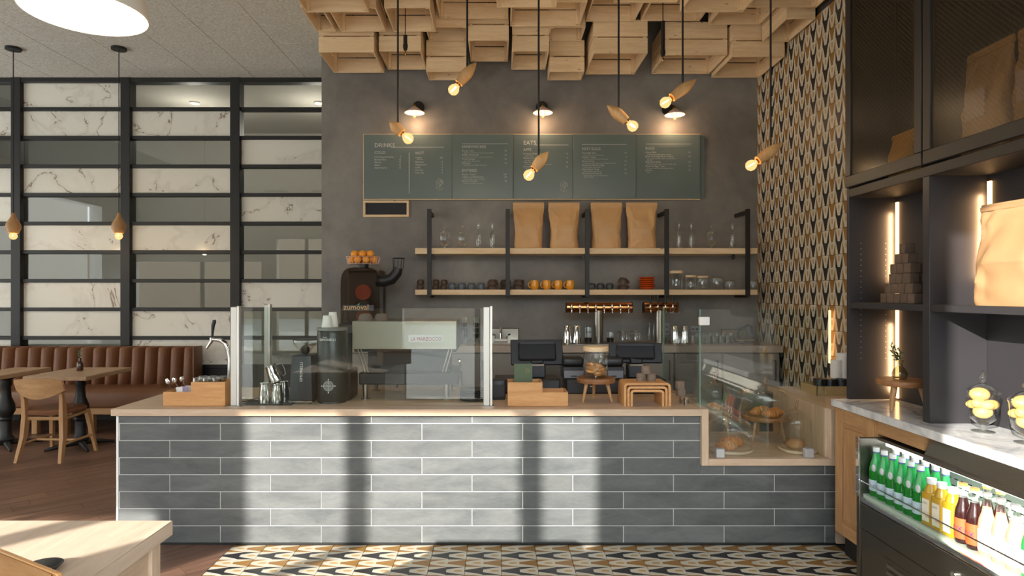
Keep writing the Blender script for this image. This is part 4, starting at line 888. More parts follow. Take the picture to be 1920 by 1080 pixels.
# small grinder
Y = 4.05; g1 = thing('coffee_grinder', 'small black coffee grinder with clear cone hopper', 'grinder', (wx(567, Y), Y+.06, ZW))
def taper(mb, a0, b0, z0, a1, b1, z1, bev=0):
    rows = [[(sx*a, sy*b, z) for sx, sy in ((-1,-1),(1,-1),(1,1),(-1,1))] for a, b, z in ((a0,b0,z0),(a1,b1,z1))]; mb.grid(rows, wrap=True); v = list(mb.bm.verts)[-8:]; mb.bm.faces.new(v[:4][::-1]); mb.bm.faces.new(v[4:])
    if bev: bmesh.ops.bevel(mb.bm, geom=mb.bm.edges[:], offset=bev, segments=2, affect='EDGES', profile=.5)
    return mb
taper(MB(), .075, .1, .02, .062, .085, .305, .008).build('body', DARKP, g1); MB().box(-.076, .076, -.101, .1, .008, .02, .002).build('trim_band', CHROME, g1)
for sx in (-1, 1): MB().cyl(.01, 0, .008, (sx*.055,-.07,0), 10).build('foot', BLACKP, g1); MB().cyl(.01, 0, .008, (sx*.055,.07,0), 10).build('foot', BLACKP, g1)
MB().lathe([(.025,.306),(.03,.32),(.074,.37),(.076,.392),(.074,.398)], 24).build('hopper', JARGLASS, g1); MB().lathe([(.077,.398),(.077,.404),(.0,.406)], 24).build('hopper_lid', BLACKP, g1); MB().ball(.03, (0,0,.335), 12, 8).build('coffee_beans', plain('coffee_bean', C(45,30,22), .5), g1)
text_mb([('SIMONELLI', .026, T(.012, -.0995, .14) @ RX(87) @ RZ(90))]).build('lettering', PAPER, g1)
g2 = thing('coffee_grinder', 'tall black cylindrical coffee grinder with white emblem', 'grinder', (wx(619.5, Y), Y+.05, ZW)); BG = plain('black_green_metal', C(46,49,47), .32)
MB().lathe([(0,.012),(.094,.012),(.097,.02),(.097,.45),(.092,.46),(0,.46)], 40).build('body', BG, g2); MB().lathe([(.095,.46),(.099,.463),(.099,.478),(.09,.482),(.0,.482)], 40).build('top_rim', plain('clear_grey_rim', C(120,122,118), .2), g2); MB().lathe([(0,0),(.09,0),(.088,.012),(0,.012)], 30).build('base_ring', BLACKP, g2)
MB().box(.02, .108, .03, .26, .0, .2, .01).build('rear_housing', BLACKP, g2); MB().cyl(.045, .2, .44, (.06,.1,0)).build('rear_column', BG, g2)
text_mb([('SIMONELLI', .021, T(-.055, -.0995, .4) @ FACE), ('nuova', .011, T(-.035, -.0995, .42) @ FACE)]).build('lettering', PAPER, g2)
mb = MB()
for r in (.008, .016, .024, .031): mb.tube([(r*math.cos(a), -.0985, .115+r*math.sin(a)) for a in [2*math.pi*i/28 for i in range(28)]], .0012, 4, closed=True)
for a, b in (((-.042,0),(.042,0)), ((0,-.042),(0,.042))): mb.tube([(a[0],-.0985,.115+a[1]), (b[0],-.0985,.115+b[1])], .001, 4)
for a in ((-.042,0),(.042,0),(0,-.042),(0,.042)): mb.ball(.004, (a[0],-.0985,.115+a[1]), 8, 6)
mb.build('emblem', PAPER, g2)
for k, (px, Y_, zz) in enumerate(((613, 4.08, .482), (624, 4.16, .482))):
    o = MB().lathe([(0,.075+.02*k),(.024,.075+.02*k),(.036,0),(.033,0),(.022,.07+.02*k),(0,.07+.02*k)], 20).build('paper_cup', PAPER, None); o.location = (wx(px, Y_), Y_, ZW+zz); tag(o, 'white paper cup upside down on the tall grinder, %s' % ['front shorter one', 'back taller one'][k], 'cup')
# espresso machine
Y = 4.15; em = thing('espresso_machine', 'steel espresso machine with red badge behind the glass guard', 'espresso machine', (wx(758, Y), Y+.25, ZW)); x0, x1 = wx(660, Y)-em.location.x, wx(856, Y)-em.location.x; y0 = -.25
zt, zm, zd = wz(602, Y)-ZW, wz(655, Y)-ZW, wz(700, Y)-ZW; zb_ = wz(722, Y)-ZW
MB().box(x0, x1, y0, y0+.04, zm, zt, .003).build('back_panel', STEEL, em); MB().box(x0+.005, x1-.005, y0+.04, .2, zm-.02, zt-.005, .004).build('upper_body', BLACKP, em)
MB().box(x0+.08, x1-.06, y0+.12, .15, zd, zm-.02).build('group_body', BLACKP, em); MB().box(x0+.04, x1+.01, y0+.02, .22, zb_, zd, .006).build('drip_base', BLACKP, em)
for s in (x0+.03, x1-.05):
    for dx in (0, .02): MB().tube([(s+dx, y0+.03, zm), (s+dx+(.045 if s < 0 else -.045), y0+.05, zd)], .005, 6).build('steam_pipe', STEEL, em)
for s in (x0+.075, x1-.07):
    for yy in (y0+.06, .17): MB().lathe([(.0,0),(.03,0),(.03,.006),(.016,.01),(.02,zb_),(0,zb_)], 16, (s,yy,0)).build('leg', STEEL, em)
MB().box(wx(766, Y)-em.location.x, wx(831, Y)-em.location.x, y0-.004, y0, wz(641, Y)-ZW, wz(628, Y)-ZW, .001).build('badge', plain('silver_badge', C(214,214,212), .35), em)
text_mb([('LA MARZOCCO', .036, T(wx(770, Y)-em.location.x, y0-.005, wz(639, Y)-ZW) @ FACE @ Matrix.Diagonal((.78,1,1,1)))]).build('lettering', plain('red_print', C(175,35,50), .5), em)
MB().box(x0+.01, x1-.01, y0+.03, .2, zt-.004, zt).build('cup_tray', STEELD, em)
MB().tube([(x1+.01, y0+.1, zd+.08), (x1+.03, y0+.05, zd+.03), (x1+.035, y0+.03, zd-.1)], .006, 6).build('steam_wand', CHROME, em)
for k, px in enumerate((686, 715)):
    o = MB().lathe([(0,.044),(.028,.044),(.044,.03),(.05,0),(.046,0),(.04,.027),(0,.037)], 24).build('upturned_bowl', plain('taupe_stoneware', C(104,92,84), .5), None); o.location = (wx(px, 4.3), 4.3, ZW+zt); tag(o, 'taupe bowl upside down on the espresso machine, %s one' % ['left', 'right'][k], 'bowl')
for k in range(7):
    o = MB().lathe([(0,0),(.055,0),(.085,.008),(.082,.011),(.05,.004),(0,.004)], 28).build('dark_plate', CERAM['grey'], None); o.location = (wx(886, 4.15), 4.15, ZW+.011*k); tag(o, 'dark plate in the stack right of the espresso machine, %s from below' % ORD[k], 'plate', 'dark plates by the guard')
# tills
for k, (a, b, y0, y1) in enumerate(((928, 1050, 703, 738), (1062, 1160, 708, 738), (1166, 1250, 712, 738))):
    Y = 4.42; t = thing('cash_drawer', 'low black cash drawer %s' % ['behind the right bamboo caddy', 'behind the cookie jar stand', 'behind the wooden risers'][k], 'cash drawer', (wx((a+b)/2, Y), Y+.12, ZW)); wd = wx(b, Y)-wx(a, Y)
    MB().box(-wd/2, wd/2, -.12, .14, 0, .1, .006).build('case', BLACKP, t); MB().box(-wd/2+.01, wd/2-.01, -.124, -.12, .015, .085, .001).build('front', DARKP, t); MB().box(-.02, .02, -.126, -.124, .05, .056).build('label_strip', STEEL, t)
def till(lab, px, py0, py1, wpx, skew, Y=4.45):
    t = thing('till_monitor', lab, 'monitor', (wx(px, Y), Y+.1, ZW+.1)); zc = wz((py0+py1)/2, Y)-ZW-.1; wd = wpx*Y/F; hh = (py1-py0)*Y/F
    M_ = T(0, -.02, zc) @ RZ(skew) @ RX(-20)
    MB().box(-wd/2, wd/2, -.0, .02, -hh/2, hh/2, .006, M=M_).build('screen_housing', BLACKP, t); MB().box(-wd*.36, wd*.36, -.03, 0, -hh*.36, hh*.36, .012, M=M_).build('rear_cover', plain('black_gloss_plastic', C(36,37,40), .25), t)
    MB().box(-wd*.33, wd*.33, -.034, -.03, hh*.26, hh*.36, .002, M=M_).build('vent_strip', DARKP, t)
    MB().box(-wd/2+.006, wd/2-.006, .02, .021, -hh/2+.01, hh/2-.01, M=M_).build('screen', plain('dark_screen', C(16,17,20), .1), t)
    MB().box(-.06, .06, -.06, .03, .0, .1, .01).build('stand_base', DARKP, t); MB().box(-.045, .045, -.055, .0, .1, zc-.02, .008).build('stand_neck', BLACKP, t); MB().box(-.05, .05, -.065, -.055, .085, .1, .002).build('stand_trim', STEELD, t)
till('black till monitor seen from behind, left of the cookie jar', 1008, 637, 687, 100, 3); till('black till monitor seen from behind, above the wooden risers', 1196, 643, 683, 100, -6)
for k, px in enumerate((1077, 1152)):
    Y = 4.4; t = thing('receipt_printer', 'black receipt printer %s of the cookie jar' % ['left', 'right'][k], 'printer', (wx(px, Y), Y+.12, ZW+.1))
    MB().box(-.075, .075, -.09, .1, 0, .085, .006).build('lower_case', DARKP, t); MB().box(-.075, .075, -.07, .1, .086, .15, .02, seg=3).build('paper_cover', BLACKP, t); MB().box(-.068, .068, -.0925, -.09, .01, .06, .001).build('front_plate', plain('grey_silver', C(120,122,130), .4), t); MB().box(-.02, .02, -.094, -.0925, .018, .026).build('power_button', BLACKP, t)
t = thing('card_terminal', 'small dark card printer at the left behind the bamboo caddy', 'printer', (wx(938, 4.2), 4.22, ZW)); MB().box(-.055, .035, -.06, .06, 0, .13, .012, seg=2).build('case', DARKP, t); MB().box(-.05, .03, -.062, -.06, .02, .1, .001).build('front_plate', BLACKP, t)
t, c1, m1 = caddy('bamboo caddy holding a green menu near the tills', 952, 1016, 1065, 717, 735.5, 3.92, False)
o = MB().box(-.058, .058, -.004, .004, 0, .243, .001).build('menu_card', plain('olive_green_card', C(84,100,70), .6), None); o.location = (wx(981, 4.0), 4.0, ZW+.0125); o.rotation_euler = (-.06, 0, .0); tag(o, 'olive green menu card standing in the right bamboo caddy', 'menu')
mb = MB(); mb.tube([(.028+.013*math.cos(a), -.005, .2+.013*math.sin(a)) for a in [2*math.pi*i/20 for i in range(20)]], .001, 4, closed=True); mb.tube([(.02,-.005,.197),(.028,-.005,.202),(.036,-.005,.197)], .001, 4); mb.build('emblem', plain('gold_print', C(180,160,110), .5), o)
# round stand with cookie jar
def stand(lab, loc, r, h, mat=None, legs=3, tilt=.03, name='round_stand'):
    t = thing(name, lab, 'stand', loc, 0); MB().lathe([(0,h-.03),(r*.97,h-.03),(r,h-.024),(r,h-.006),(r*.97,h),(0,h)], 36).build('top', ACACIA('X') if mat is None else mat('X'), t)
    for k in range(legs):
        a = 2*math.pi*k/legs+math.pi/2; c, s = math.cos(a), math.sin(a)
        MB().tube([(c*(r*.62), s*(r*.62), h-.034), (c*(r*.62+tilt), s*(r*.62+tilt), .0025)], [.013,.008], 10).build('leg', OAK('Z') if mat is None else mat('Z'), t)
    return t
stand('three legged round wooden stand carrying the cookie jar', (wx(1117.5, 4.12), 4.12, ZW), .125, .155)
COOK = plain('baked_golden', C(206,150,88), .7, 0, .2, 22, bump=.004)
def ckfill(t):
    r = random.Random(2); cm = MB().lathe([(0,0),(.03,0),(.034,.006),(.03,.014),(.015,.02),(0,.021)], 14).mesh('cookie')
    for k in range(10): link('cookie', cm, COOK, t, (r.uniform(-.038,.038), r.uniform(-.038,.038), .008+.0075*k), (r.uniform(-.4,.4), r.uniform(-.4,.4), r.uniform(0,6)))
lidjar('large ribbed glass cookie jar with pale wooden lid on round stand', (wx(1117, 4.12), 4.12, ZW+.1555), .08, .2, 'wood', 'jar', None, ckfill)
for k in range(3):
    Y = 3.93; x0, x1, zt = wx(1170, Y)+.02*k, wx(1258, Y)-.02*k, .145-.021*k; t = thing('bentwood_riser', 'nested bentwood riser on the counter, %s' % ['outermost and tallest', 'middle one', 'innermost and lowest'][k], 'riser', ((x0+x1)/2, Y+.1, ZW), 0, 'nested bentwood risers'); a = (x1-x0)/2; R_ = .025; th_ = .015; pts = []
    def prof(ins):
        q = [(-a+ins, 0)]
        for i in range(7): b = math.pi-math.pi/2*i/6; q.append((-a+R_+(R_-ins)*math.cos(b), zt-R_+(R_-ins)*math.sin(b)))
        for i in range(7): b = math.pi/2-math.pi/2*i/6; q.append((a-R_+(R_-ins)*math.cos(b), zt-R_+(R_-ins)*math.sin(b)))
        return q+[(a-ins, 0)]
    mb = MB(); o_, i_ = prof(0), prof(th_); y0, y1 = -.1, .1-.004*k
    rows = [[(p[0], yy, p[1]) for p in o_] for yy in (y0, y1)]+[[(p[0], yy, p[1]) for p in i_] for yy in (y1, y0)]; rows.append(rows[0]); mb.grid(rows)
    for yy in (0,): pass
    bmesh.ops.remove_doubles(mb.bm, verts=mb.bm.verts[:], dist=1e-5); bmesh.ops.holes_fill(mb.bm, edges=mb.bm.edges[:]); mb.build('bent_board', BAMBOO('X'), t)
LOG = plain('bark_grey_brown', C(128,112,98), .9, 0, .35, 30, bump=.01); LOGT = plain('log_end', C(176,146,118), .8, 0, .15, 20)
def log(lab, px, Y, z, r=.029, h=.045):
    t = thing('log_slice', lab, 'log', (wx(px, Y), Y, z), 0, 'small log slices on the counter'); rr_ = random.Random(px); MB().lathe([(r*.98,0),(r*rr_.uniform(.98,1.04),h*.3),(r*rr_.uniform(.96,1.04),h*.7),(r*.98,h)], 18).build('bark', LOG, t); MB().cyl(r*.97, .0005, h-.0005, seg=18).build('core', LOGT, t)
log('small log slice on the risers, left of three', 1202, 4.03, ZW+.1455); log('small log slice on the risers, right of three', 1221, 4.03, ZW+.1455); log('small log slice on top of two others on the risers', 1211.5, 4.03, ZW+.1915)
for k, (px, z) in enumerate(((1283, 0), (1277, .0455), (1275, .091))): log('log slice in the leaning stack right of the risers, %s from below' % ORD[k], px, 4.05, ZW+z, .03)
o = MB().box(wx(1275, 3.97)-.003, wx(1275, 3.97)+.003, 3.95, 3.99, ZW, ZW+.045, .001).build('glass_clip', STEEL, None, (wx(1275, 3.97)+.05, 3.97, ZW)); o.location.x += .03; tag(o, 'small steel glass clip on the worktop before the pastry niche', 'clip')
# ---------------------------------------------------------------- pastries
def crois(lab, loc, rz, s=1.):
    mb = MB(); rows = []; n = 40; N = 16
    for i in range(n+1):
        u = -1+2*i/n; a = u*1.25; R_ = .07*s; cx_, cy_ = R_*math.sin(a)*1.1, -R_*math.cos(a)+R_; r = .04*s*max(0, 1-abs(u)**1.5)**.75*(1.08-.26*((abs(u)*3.4+.5) % 1))+.004
        d = Vector((math.cos(a), math.sin(a), 0)); nrm = Vector((-d.y, d.x, 0)); rows.append([(cx_+nrm.x*r*math.cos(q), cy_+nrm.y*r*math.cos(q), max(0, .028*s+r*.95*math.sin(q))) for q in [2*math.pi*j/N for j in range(N)]])
    mb.grid(rows, wrap=True); o = mb.build('croissant', plain('croissant_crust', C(200,128,62), .45, 0, .3, 26, stretch=(3,1,1), bump=.004), None); o.location = loc; o.rotation_euler = (0, 0, rz); tag(o, lab, 'croissant'); return o
def cloche(lab, loc, r, h, br, loop=True, twist=0, tall=.62):
    t = thing('glass_cloche', lab, 'cloche', loc, twist); pr = [(r, .0)]+[(r, h*tall*i/4) for i in (1,2,3,4)]
    for i in range(1, 9): a = math.pi/2*i/8; pr.append((r*math.cos(a) if i < 8 else 0, h*tall+h*(1-tall)*math.sin(a)))
    MB().lathe(pr, 36).build('dome', GLASS, t); MB().tube([(r*math.cos(q), r*math.sin(q), .003) for q in [2*math.pi*i/36 for i in range(36)]], .003, 6, closed=True).build('rim', GLASS, t); MB().ball(.009, (0,0,h+.004), 10, 6).build('knob', plain('wood_knob', C(150,110,75), .5), t)
    if loop: MB().tube([(0,0,h+.005),(.012,0,h+.03),(.016,0,h+.055),(.008,0,h+.062),(.002,0,h+.045),(-.01,0,h+.01),(-.03,-.01,h-.012)], .003, 6).build('leather_loop', plain('tan_leather', C(150,105,80), .6), t)
    return t
def board(lab, loc, r, h=.018, m=None):
    o = MB().lathe([(0,0),(r*.97,0),(r,.004),(r,h-.004),(r*.97,h),(0,h)], 36).build('round_board', m or OAKL('X'), None); o.location = loc; tag(o, lab, 'board')
p = Vector((wx(1367, 4.06), 4.06, zn)); board('round pale board under the front croissant cloche', p, .145); cloche('wide glass cloche with leather loop over croissants in the front of niche', p+Vector((0,0,.0185)), .136, .2, 0)
crois('croissant at the left under the front cloche', p+Vector((-.03,-.07,.019)), .15, .85); crois('croissant at the right under the front cloche', p+Vector((.03,.02,.019)), -.2, .9)
p = Vector((wx(1495, 4.04), 4.04, zn)); board('round pale board under the narrow cookie cloche', p, .115); cloche('narrow tall glass cloche over a cookie at right of niche', p+Vector((-.008,0,.0185)), .092, .245, 0)
o = MB().lathe([(0,0),(.045,0),(.056,.012),(.055,.028),(.04,.046),(.02,.053),(0,.054)], 20).build('cookie', plain('cracked_cookie', C(176,128,84), .8, 0, .35, 18, bump=.012), None); o.location = p+Vector((-.015,0,.019)); tag(o, 'thick cracked cookie under the narrow cloche', 'cookie')
p = Vector((wx(1434, 4.36), 4.36, zn)); stand('round wooden pastry stand in the middle of the niche', p, .155, wz(777, 4.36)-zn); zt = wz(777, 4.36)-zn+.0005
cloche('wide glass cloche on the pastry stand over croissants', p+Vector((0,0,zt)), .145, .205, 0)
for k, (dx, dy, a) in enumerate(((-.055,-.0,.9), (.0,-.1,.0), (.07,-.01,-.9), (.01,.06,.1))): crois('croissant on the pastry stand, %s' % ['left one', 'front one', 'right one', 'back one'][k], p+Vector((dx,dy,zt+.0005)), a, .68)
p = Vector((wx(1341, 4.4), 4.42, zn)); stand('tall wooden stand at the back left of the niche', p, .11, .2); cloche('glass cloche on the tall stand behind the front croissants', p+Vector((0,0,.2005)), .1, .19, 0)
for k in range(3): crois('small croissant under the back left cloche, %s' % ORD[k], p+Vector((0, -.06+.042*k, .201)), .1*k, .5)
# side worktop: tray with lids and cups
t = thing('lid_tray', 'shallow cardboard tray of black lids on side worktop', 'tray', (wx(1560, 4.42), 4.45, ZW)); KB = plain('tray_card', C(176,150,104), .8); a, b = .15, .12
MB().box(-a, a, -b, b, 0, .004).build('base', KB, t); 
for q in ((-a,a,-b,-b+.004), (-a,a,b-.004,b), (-a,-a+.004,-b,b), (a-.004,a,-b,b)): MB().box(q[0], q[1], q[2], q[3], .004, .065).build('wall', KB, t)
for k in range(3):
    for lv in range(6):
        o = MB().lathe([(0,.012),(.036,.012),(.038,.0),(.044,.0),(.044,.004),(.04,.016),(0,.016)], 20).build('cup_lid', BLACKP, None); o.location = (t.location.x-.075+.075*k, 4.44, ZW+.0045+lv*.0165); tag(o, 'black cup lid in the cardboard tray, %s stack, %s from below' % (ORD[k], ORD[lv]), 'lid', 'black cup lids in the tray')
for k in range(2):
    for lv in range(9):
        o = MB().lathe([(0,0),(.028,0),(.04,.1),(.042,.1),(.042,.104),(.038,.104),(.026,.006),(0,.006)], 18).build('paper_cup', PAPER, None); o.location = (wx(1571+11*k, 4.6), 4.62, ZW+lv*(.014+.006*k)); tag(o, 'white paper cup in the nested stack behind the tray, %s stack, %s from below' % (['short', 'tall'][k], ORD[lv]), 'cup', 'stacked paper cups by tiled wall')
t = thing('wall_light_tube', 'slim amber light tube in front of the patterned tile wall', 'wall light', (XR-.02, yg_ if (yg_ := F*2.64/(1551-CX)) else 0, wz(690, F*2.64/(1551-CX)))); hh = wz(582, t.location.y)-t.location.z
MB().cyl(.009, .04, hh, seg=12).build('tube', emit('amber_tube', (1,.5,.16,1), 3.2), t); MB().cyl(.012, -.06, .04, seg=12).build('holder', BLACKP, t)
# ---------------------------------------------------------------- bookcase and marble counter on the right
XF, XBK, YE, YD = 2.05, 2.325, 3.74, 3.02
ZM = .91; GREY = plain('charcoal_lacquer', C(46,44,46), .5, 0, .04, 4); BRN = plain('dark_bronze_lacquer', C(27,24,23), .55)
ZO, ZT = 2.09, 3.3; YN = 1.15
mt = thing('marble_worktop', 'grey white marble worktop below the dark bookcase', 'worktop', (2.15, 2.5, .868)); MB().box(1.96, XBK+.03, YN, 3.745, .868, ZM, .002).build('slab', MARBLE, mt, w=True)
bk = thing('bookcase', 'tall charcoal bookcase with open niches and wired glass doors above', 'bookcase', (2.2, 2.5, ZM))
MB().box(XF, XBK+.03, YE-.025, YE, ZM, ZT, .002).build('end_panel', GREY, bk, w=True)
MB().box(XBK, XBK+.03, YN, YE-.025, ZM, ZT).build('back_panel', GREY, bk, w=True)
MB().box(XF, XBK, YD, YD+.05, ZM, ZO, .002).build('divider', GREY, bk, w=True)
zs = wz(571, YD); MB().box(XF+.005, XBK, YN, YD, zs-.034, zs, .002).build('shelf', GREY, bk, w=True); MB().box(XF+.005, XBK, YD+.05, YE-.025, zs-.034, zs, .002).build('shelf', GREY, bk, w=True)
MB().box(XF, XBK, YN, YE-.025, ZO-.0, ZO+.05, .002).build('head_board', BRN, bk, w=True)
MB().box(XF-.06, XBK, YN, YE+.06, ZT, ZT+.1, .004).build('crown', BRN, bk, w=True)
MB().box(XF+.1, XBK, YN, YE-.025, ZT-.03, ZT).build('top_board', BRN, bk, w=True)
for (ya, yb) in ((YE-.03, YE-.05), ):
    mb = MB()
    for i in range(22):
        for xx in (XF+.07, XBK-.06): mb.cyl(.003, 0, .001, M=T(xx, YE-.0255, 1.15+i*.032) @ RX(90), seg=6)
    mb.build('peg_hole', plain('peg_light', C(150,150,150), .5), bk, w=True)
LED = emit('warm_led', (1,.55,.22,1), 3.2)
for (y, z0, z1) in ((YE-.045, zs, ZO-.03), (YE-.045, ZM, zs-.034), (YD-.02, zs, ZO-.03)):
    MB().box(XBK-.012, XBK-.001, y-.012, y+.006, z0+.01, z1).build('led_strip', LED, bk, w=True)
for (y, z, hgt) in ((YE-.045, 1.8, .4), (YE-.045, 1.15, .4), (YD-.02, 1.8, .4)):
    l = bpy.data.lights.new('led', 'AREA'); l.shape = 'RECTANGLE'; l.size = .01; l.size_y = hgt; l.energy = 1.2; l.color = (1,.6,.3); o = bpy.data.objects.new('led_light', l); COL.objects.link(o); o.parent = bk; o.location = Vector((XBK-.02, y, z))-Vector(bk.location); o.rotation_euler = (math.pi/2, 0, math.radians(25))
# wired glass doors
def wired():
    t = NT('wired_glass'); tc = t.n('ShaderNodeTexCoord'); sp = t.n('ShaderNodeSeparateXYZ'); t.l(tc.outputs['Object'], sp.inputs[0]); ln = None
    for sg in (1, -1):
        d = t.m_('ABSOLUTE', t.m_('SUBTRACT', t.m_('FRACT', t.m_('DIVIDE', t.m_('ADD', sp.outputs[1], t.m_('MULTIPLY', sp.outputs[2], sg*1.)), .026)), .5)); q = t.m_('LESS_THAN', d, .03); ln = q if ln is None else t.m_('MAXIMUM', ln, q)
    tr = t.n('ShaderNodeBsdfTransparent'); tr.inputs[0].default_value = (.8,.76,.7,1); df = t.n('ShaderNodeBsdfDiffuse'); df.inputs[0].default_value = C(92,82,68); gl = t.n('ShaderNodeBsdfGlossy'); gl.inputs['Roughness'].default_value = .25; gl.inputs[0].default_value = (.4,.4,.4,1)
    a = t.n('ShaderNodeMixShader'); a.inputs[0].default_value = .1; t.l(tr.outputs[0], a.inputs[1]); t.l(df.outputs[0], a.inputs[2]); b = t.n('ShaderNodeMixShader'); b.inputs[0].default_value = .03; t.l(a.outputs[0], b.inputs[1]); t.l(gl.outputs[0], b.inputs[2])
    c = t.n('ShaderNodeMixShader'); t.l(t.m_('MULTIPLY', ln, .6), c.inputs[0]); t.l(b.outputs[0], c.inputs[1]); t.l(df.outputs[0], c.inputs[2]); return t.done(c.outputs[0])
WG = wired()
for (ya, yb) in ((YD+.03, YE-.02), (YN+.9, YD+.022), (YN, YN+.892)):
    d = MB().box(XF-.02, XF, ya, yb, ZO+.055, ZO+.12, .003).build('cabinet_door', BRN, bk, w=True)
    for q in ((ya, ya+.055, ZO+.12, ZT-.06), (yb-.055, yb, ZO+.12, ZT-.06), (ya, yb, ZT-.06, ZT-.003)): MB().box(XF-.02, XF, q[0], q[1], q[2], q[3], .003).build('door_frame', BRN, d, w=True)
    MB().box(XF-.012, XF-.007, ya+.05, yb-.05, ZO+.11, ZT-.055).build('wired_pane', WG, d, w=True)
YELP = plain('ochre_bag_paper', C(214,160,60), .6)
kraftbag('ochre paper bag lying behind the narrow wired glass door', (2.19, 3.42, ZO+.0505), .22, .26, .1, 31, math.pi/2, None, YELP, 'bag', 12)
for k, (y, lab) in enumerate(((2.84, 'kraft bag with white label behind the wide wired glass door, farther one'), (2.55, 'kraft bag with white label behind the wide wired glass door, nearer one'))):
    t = kraftbag(lab, (2.2, y, ZO+.0505), .27, .5, .13, 41+k, math.pi/2, 'kraft bags in the upper cabinet', KRAFT, 'bag', 12); MB().box(-.06, .06, .07, .073, .17, .3, .001).build('bag_label', plain('pink_label', C(220,190,175), .6), t)
kraftbag('big crumpled kraft bag on the bookcase shelf', (2.17, 2.62, zs+.0005), .42, wz(378, 2.7)-zs, .2, 77, math.radians(95), None, plain('light_kraft', C(160,124,86), .5, 0, .06, 4, bump=.006), 'bag', 24, 1.2)
# pyramid of log blocks
PYR = plain('grey_wood_block', C(98,80,66), .85, 0, .35, 26, bump=.008)
bm_ = MB().box(-.027, .027, -.027, .027, 0, .052, .003).mesh('log_block'); kk = 0
for lv, n in enumerate((5, 4, 3, 3, 2, 1)):
    for row in range(2 if lv < 4 else 1):
        for i in range(n):
            o = link('log_block', bm_, PYR, None, (2.12+.07*row+.006*lv, 3.37+(i-(n-1)/2)*.058-.03, zs+.0005+.0525*lv), (0, 0, .1*math.sin(i*3+lv))); kk += 1
            tag(o, 'grey log block in the bookcase pyramid, %s layer from below, %s row, %s' % (ORD[lv], ['front', 'back'][row], ORD[i]), 'wood block', 'pyramid of log blocks')
stand('small three legged stool stand with a vase on marble worktop', (2.14, 3.36, ZM), .125, .165)
t = thing('bud_vase', 'smoked glass bud vase with green sprig on stool stand', 'vase', (2.13, 3.37, ZM+.1655)); MB().lathe([(0,0),(.028,0),(.036,.012),(.038,.03),(.03,.05),(.014,.068),(.012,.085),(.02,.1)], 20).build('vase', thin_glass('grey_glass', (.6,.6,.55,1), 1.6), t)
mb = MB(); rl = random.Random(8)
for k in range(3):
    e = Vector((-.05+.02*k, -.01*k, .18-.015*k)); mb.tube([(0,0,.02), (-.006,0,.1), e], .0014, 5)
    for i in range(14): f = i/14; p = Vector((-.006,0,.1)).lerp(e, f); leaf(mb, p, (rl.uniform(-1,.4), rl.uniform(-.6,.6), rl.uniform(-.1,1)), .028, .004)
mb.build('sprig', LEAFG, t)
LEM = plain('lemon_peel', C(236,190,110), .5, 0, .05, 40)
def lemons(t):
    r = random.Random(4)
    for k, (x, y, z, s) in enumerate(((-.0,.0,.09,1.1),(.025,-.02,.125,.8),(-.028,-.01,.13,.8),(.0,-.03,.125,.75),(.0,.02,.165,1.15),(.02,.03,.13,.8),(-.03,.025,.12,.7))): MB().ball(.03*s, (x,y,z), 14, 8, (1.25,1,.9)).build('lemon', LEM, t)
apoth('footed glass jar of yellow fruit on the marble worktop', (wx(1843, 2.84), 2.84, ZM), 1.02, lemons, 'fruit jars on the marble'); apoth('footed glass jar of yellow fruit at the right picture edge', (wx(1926, 2.62), 2.62, ZM), 1.02, lemons, 'fruit jars on the marble')
# oak base cabinet
ob = thing('oak_cabinet', 'oak base cabinet with raised panel door under the marble', 'cabinet', (2.15, 3.4, 0)); X0 = 1.98
MB().box(X0+.02, XBK, 3.35, 3.735, .13, .867).build('carcass', OAK('Z'), ob, w=True); MB().box(X0+.05, XBK, 3.35, 3.72, 0, .13).build('toe_kick', BLACK, ob, w=True)
MB().box(X0+.02, XBK, 2.985, 3.35, .79, .867).build('filler_rail', OAK('Y'), ob, w=True)
d = MB().box(X0+.006, X0+.02, 3.355, 3.735, .135, .862).build('door', OAK('Z'), ob, w=True)
for q in ((3.355,3.42,.135,.862), (3.66,3.735,.135,.862)): MB().box(X0, X0+.006, *q, .002).build('stile', OAK('Z'), d, w=True)
for q in ((3.42,3.66,.135,.21), (3.42,3.66,.787,.862)): MB().box(X0, X0+.006, *q, .002).build('door_rail', OAK('Y'), d, w=True)
MB().box(X0-.001, X0+.006, 3.443, 3.637, .235, .762, .006).build('raised_panel', OAK('Z'), d, w=True)
# display fridge
fx, fy0, fy1, zl, zt = 1.885, 1.5, 3.345, .47, .775; XI = 2.3
fg = thing('display_fridge', 'stainless open display fridge full of bottled drinks', 'fridge', (2.1, 2.4, 0)); D = Vector(fg.location)
MB().box(fx, XI+.03, fy1-.03, fy1, 0, zt, .003).build('side_panel', STEELD, fg, w=True); MB().box(fx, XI+.03, fy0, fy0+.03, 0, zt, .003).build('side_panel', STEELD, fg, w=True)
MB().box(fx-.004, fx, fy1-.03, fy1, zl, zt, .001).build('edge_trim', CHROME, fg, w=True)
MB().box(fx, fx+.03, fy0+.03, fy1-.03, .31, zl-.03, .004).build('upper_front', STEELD, fg, w=True); MB().box(fx+.01, fx+.03, fy0+.03, fy1-.03, .0, .305, .003).build('lower_front', STEELD, fg, w=True)
MB().box(fx, fx+.05, fy0+.03, fy1-.03, zl-.03, zl, .01, seg=2).build('front_rail', CHROME, fg, w=True)
lk = MB().cyl(.014, 0, .012, M=T(fx, 2.62, .37) @ RY(-90), seg=16).build('lock', CHROME, fg, w=True)
v = MB().box(fx+.006, fx+.012, 2.45, 3.12, .04, .24, .002).build('vent_grille', STEELD, fg, w=True)
for i in range(5): MB().box(fx-.004, fx+.008, 2.5, 3.08, .065+.034*i, .083+.034*i, .002).build('louvre', STEEL, v, w=True)
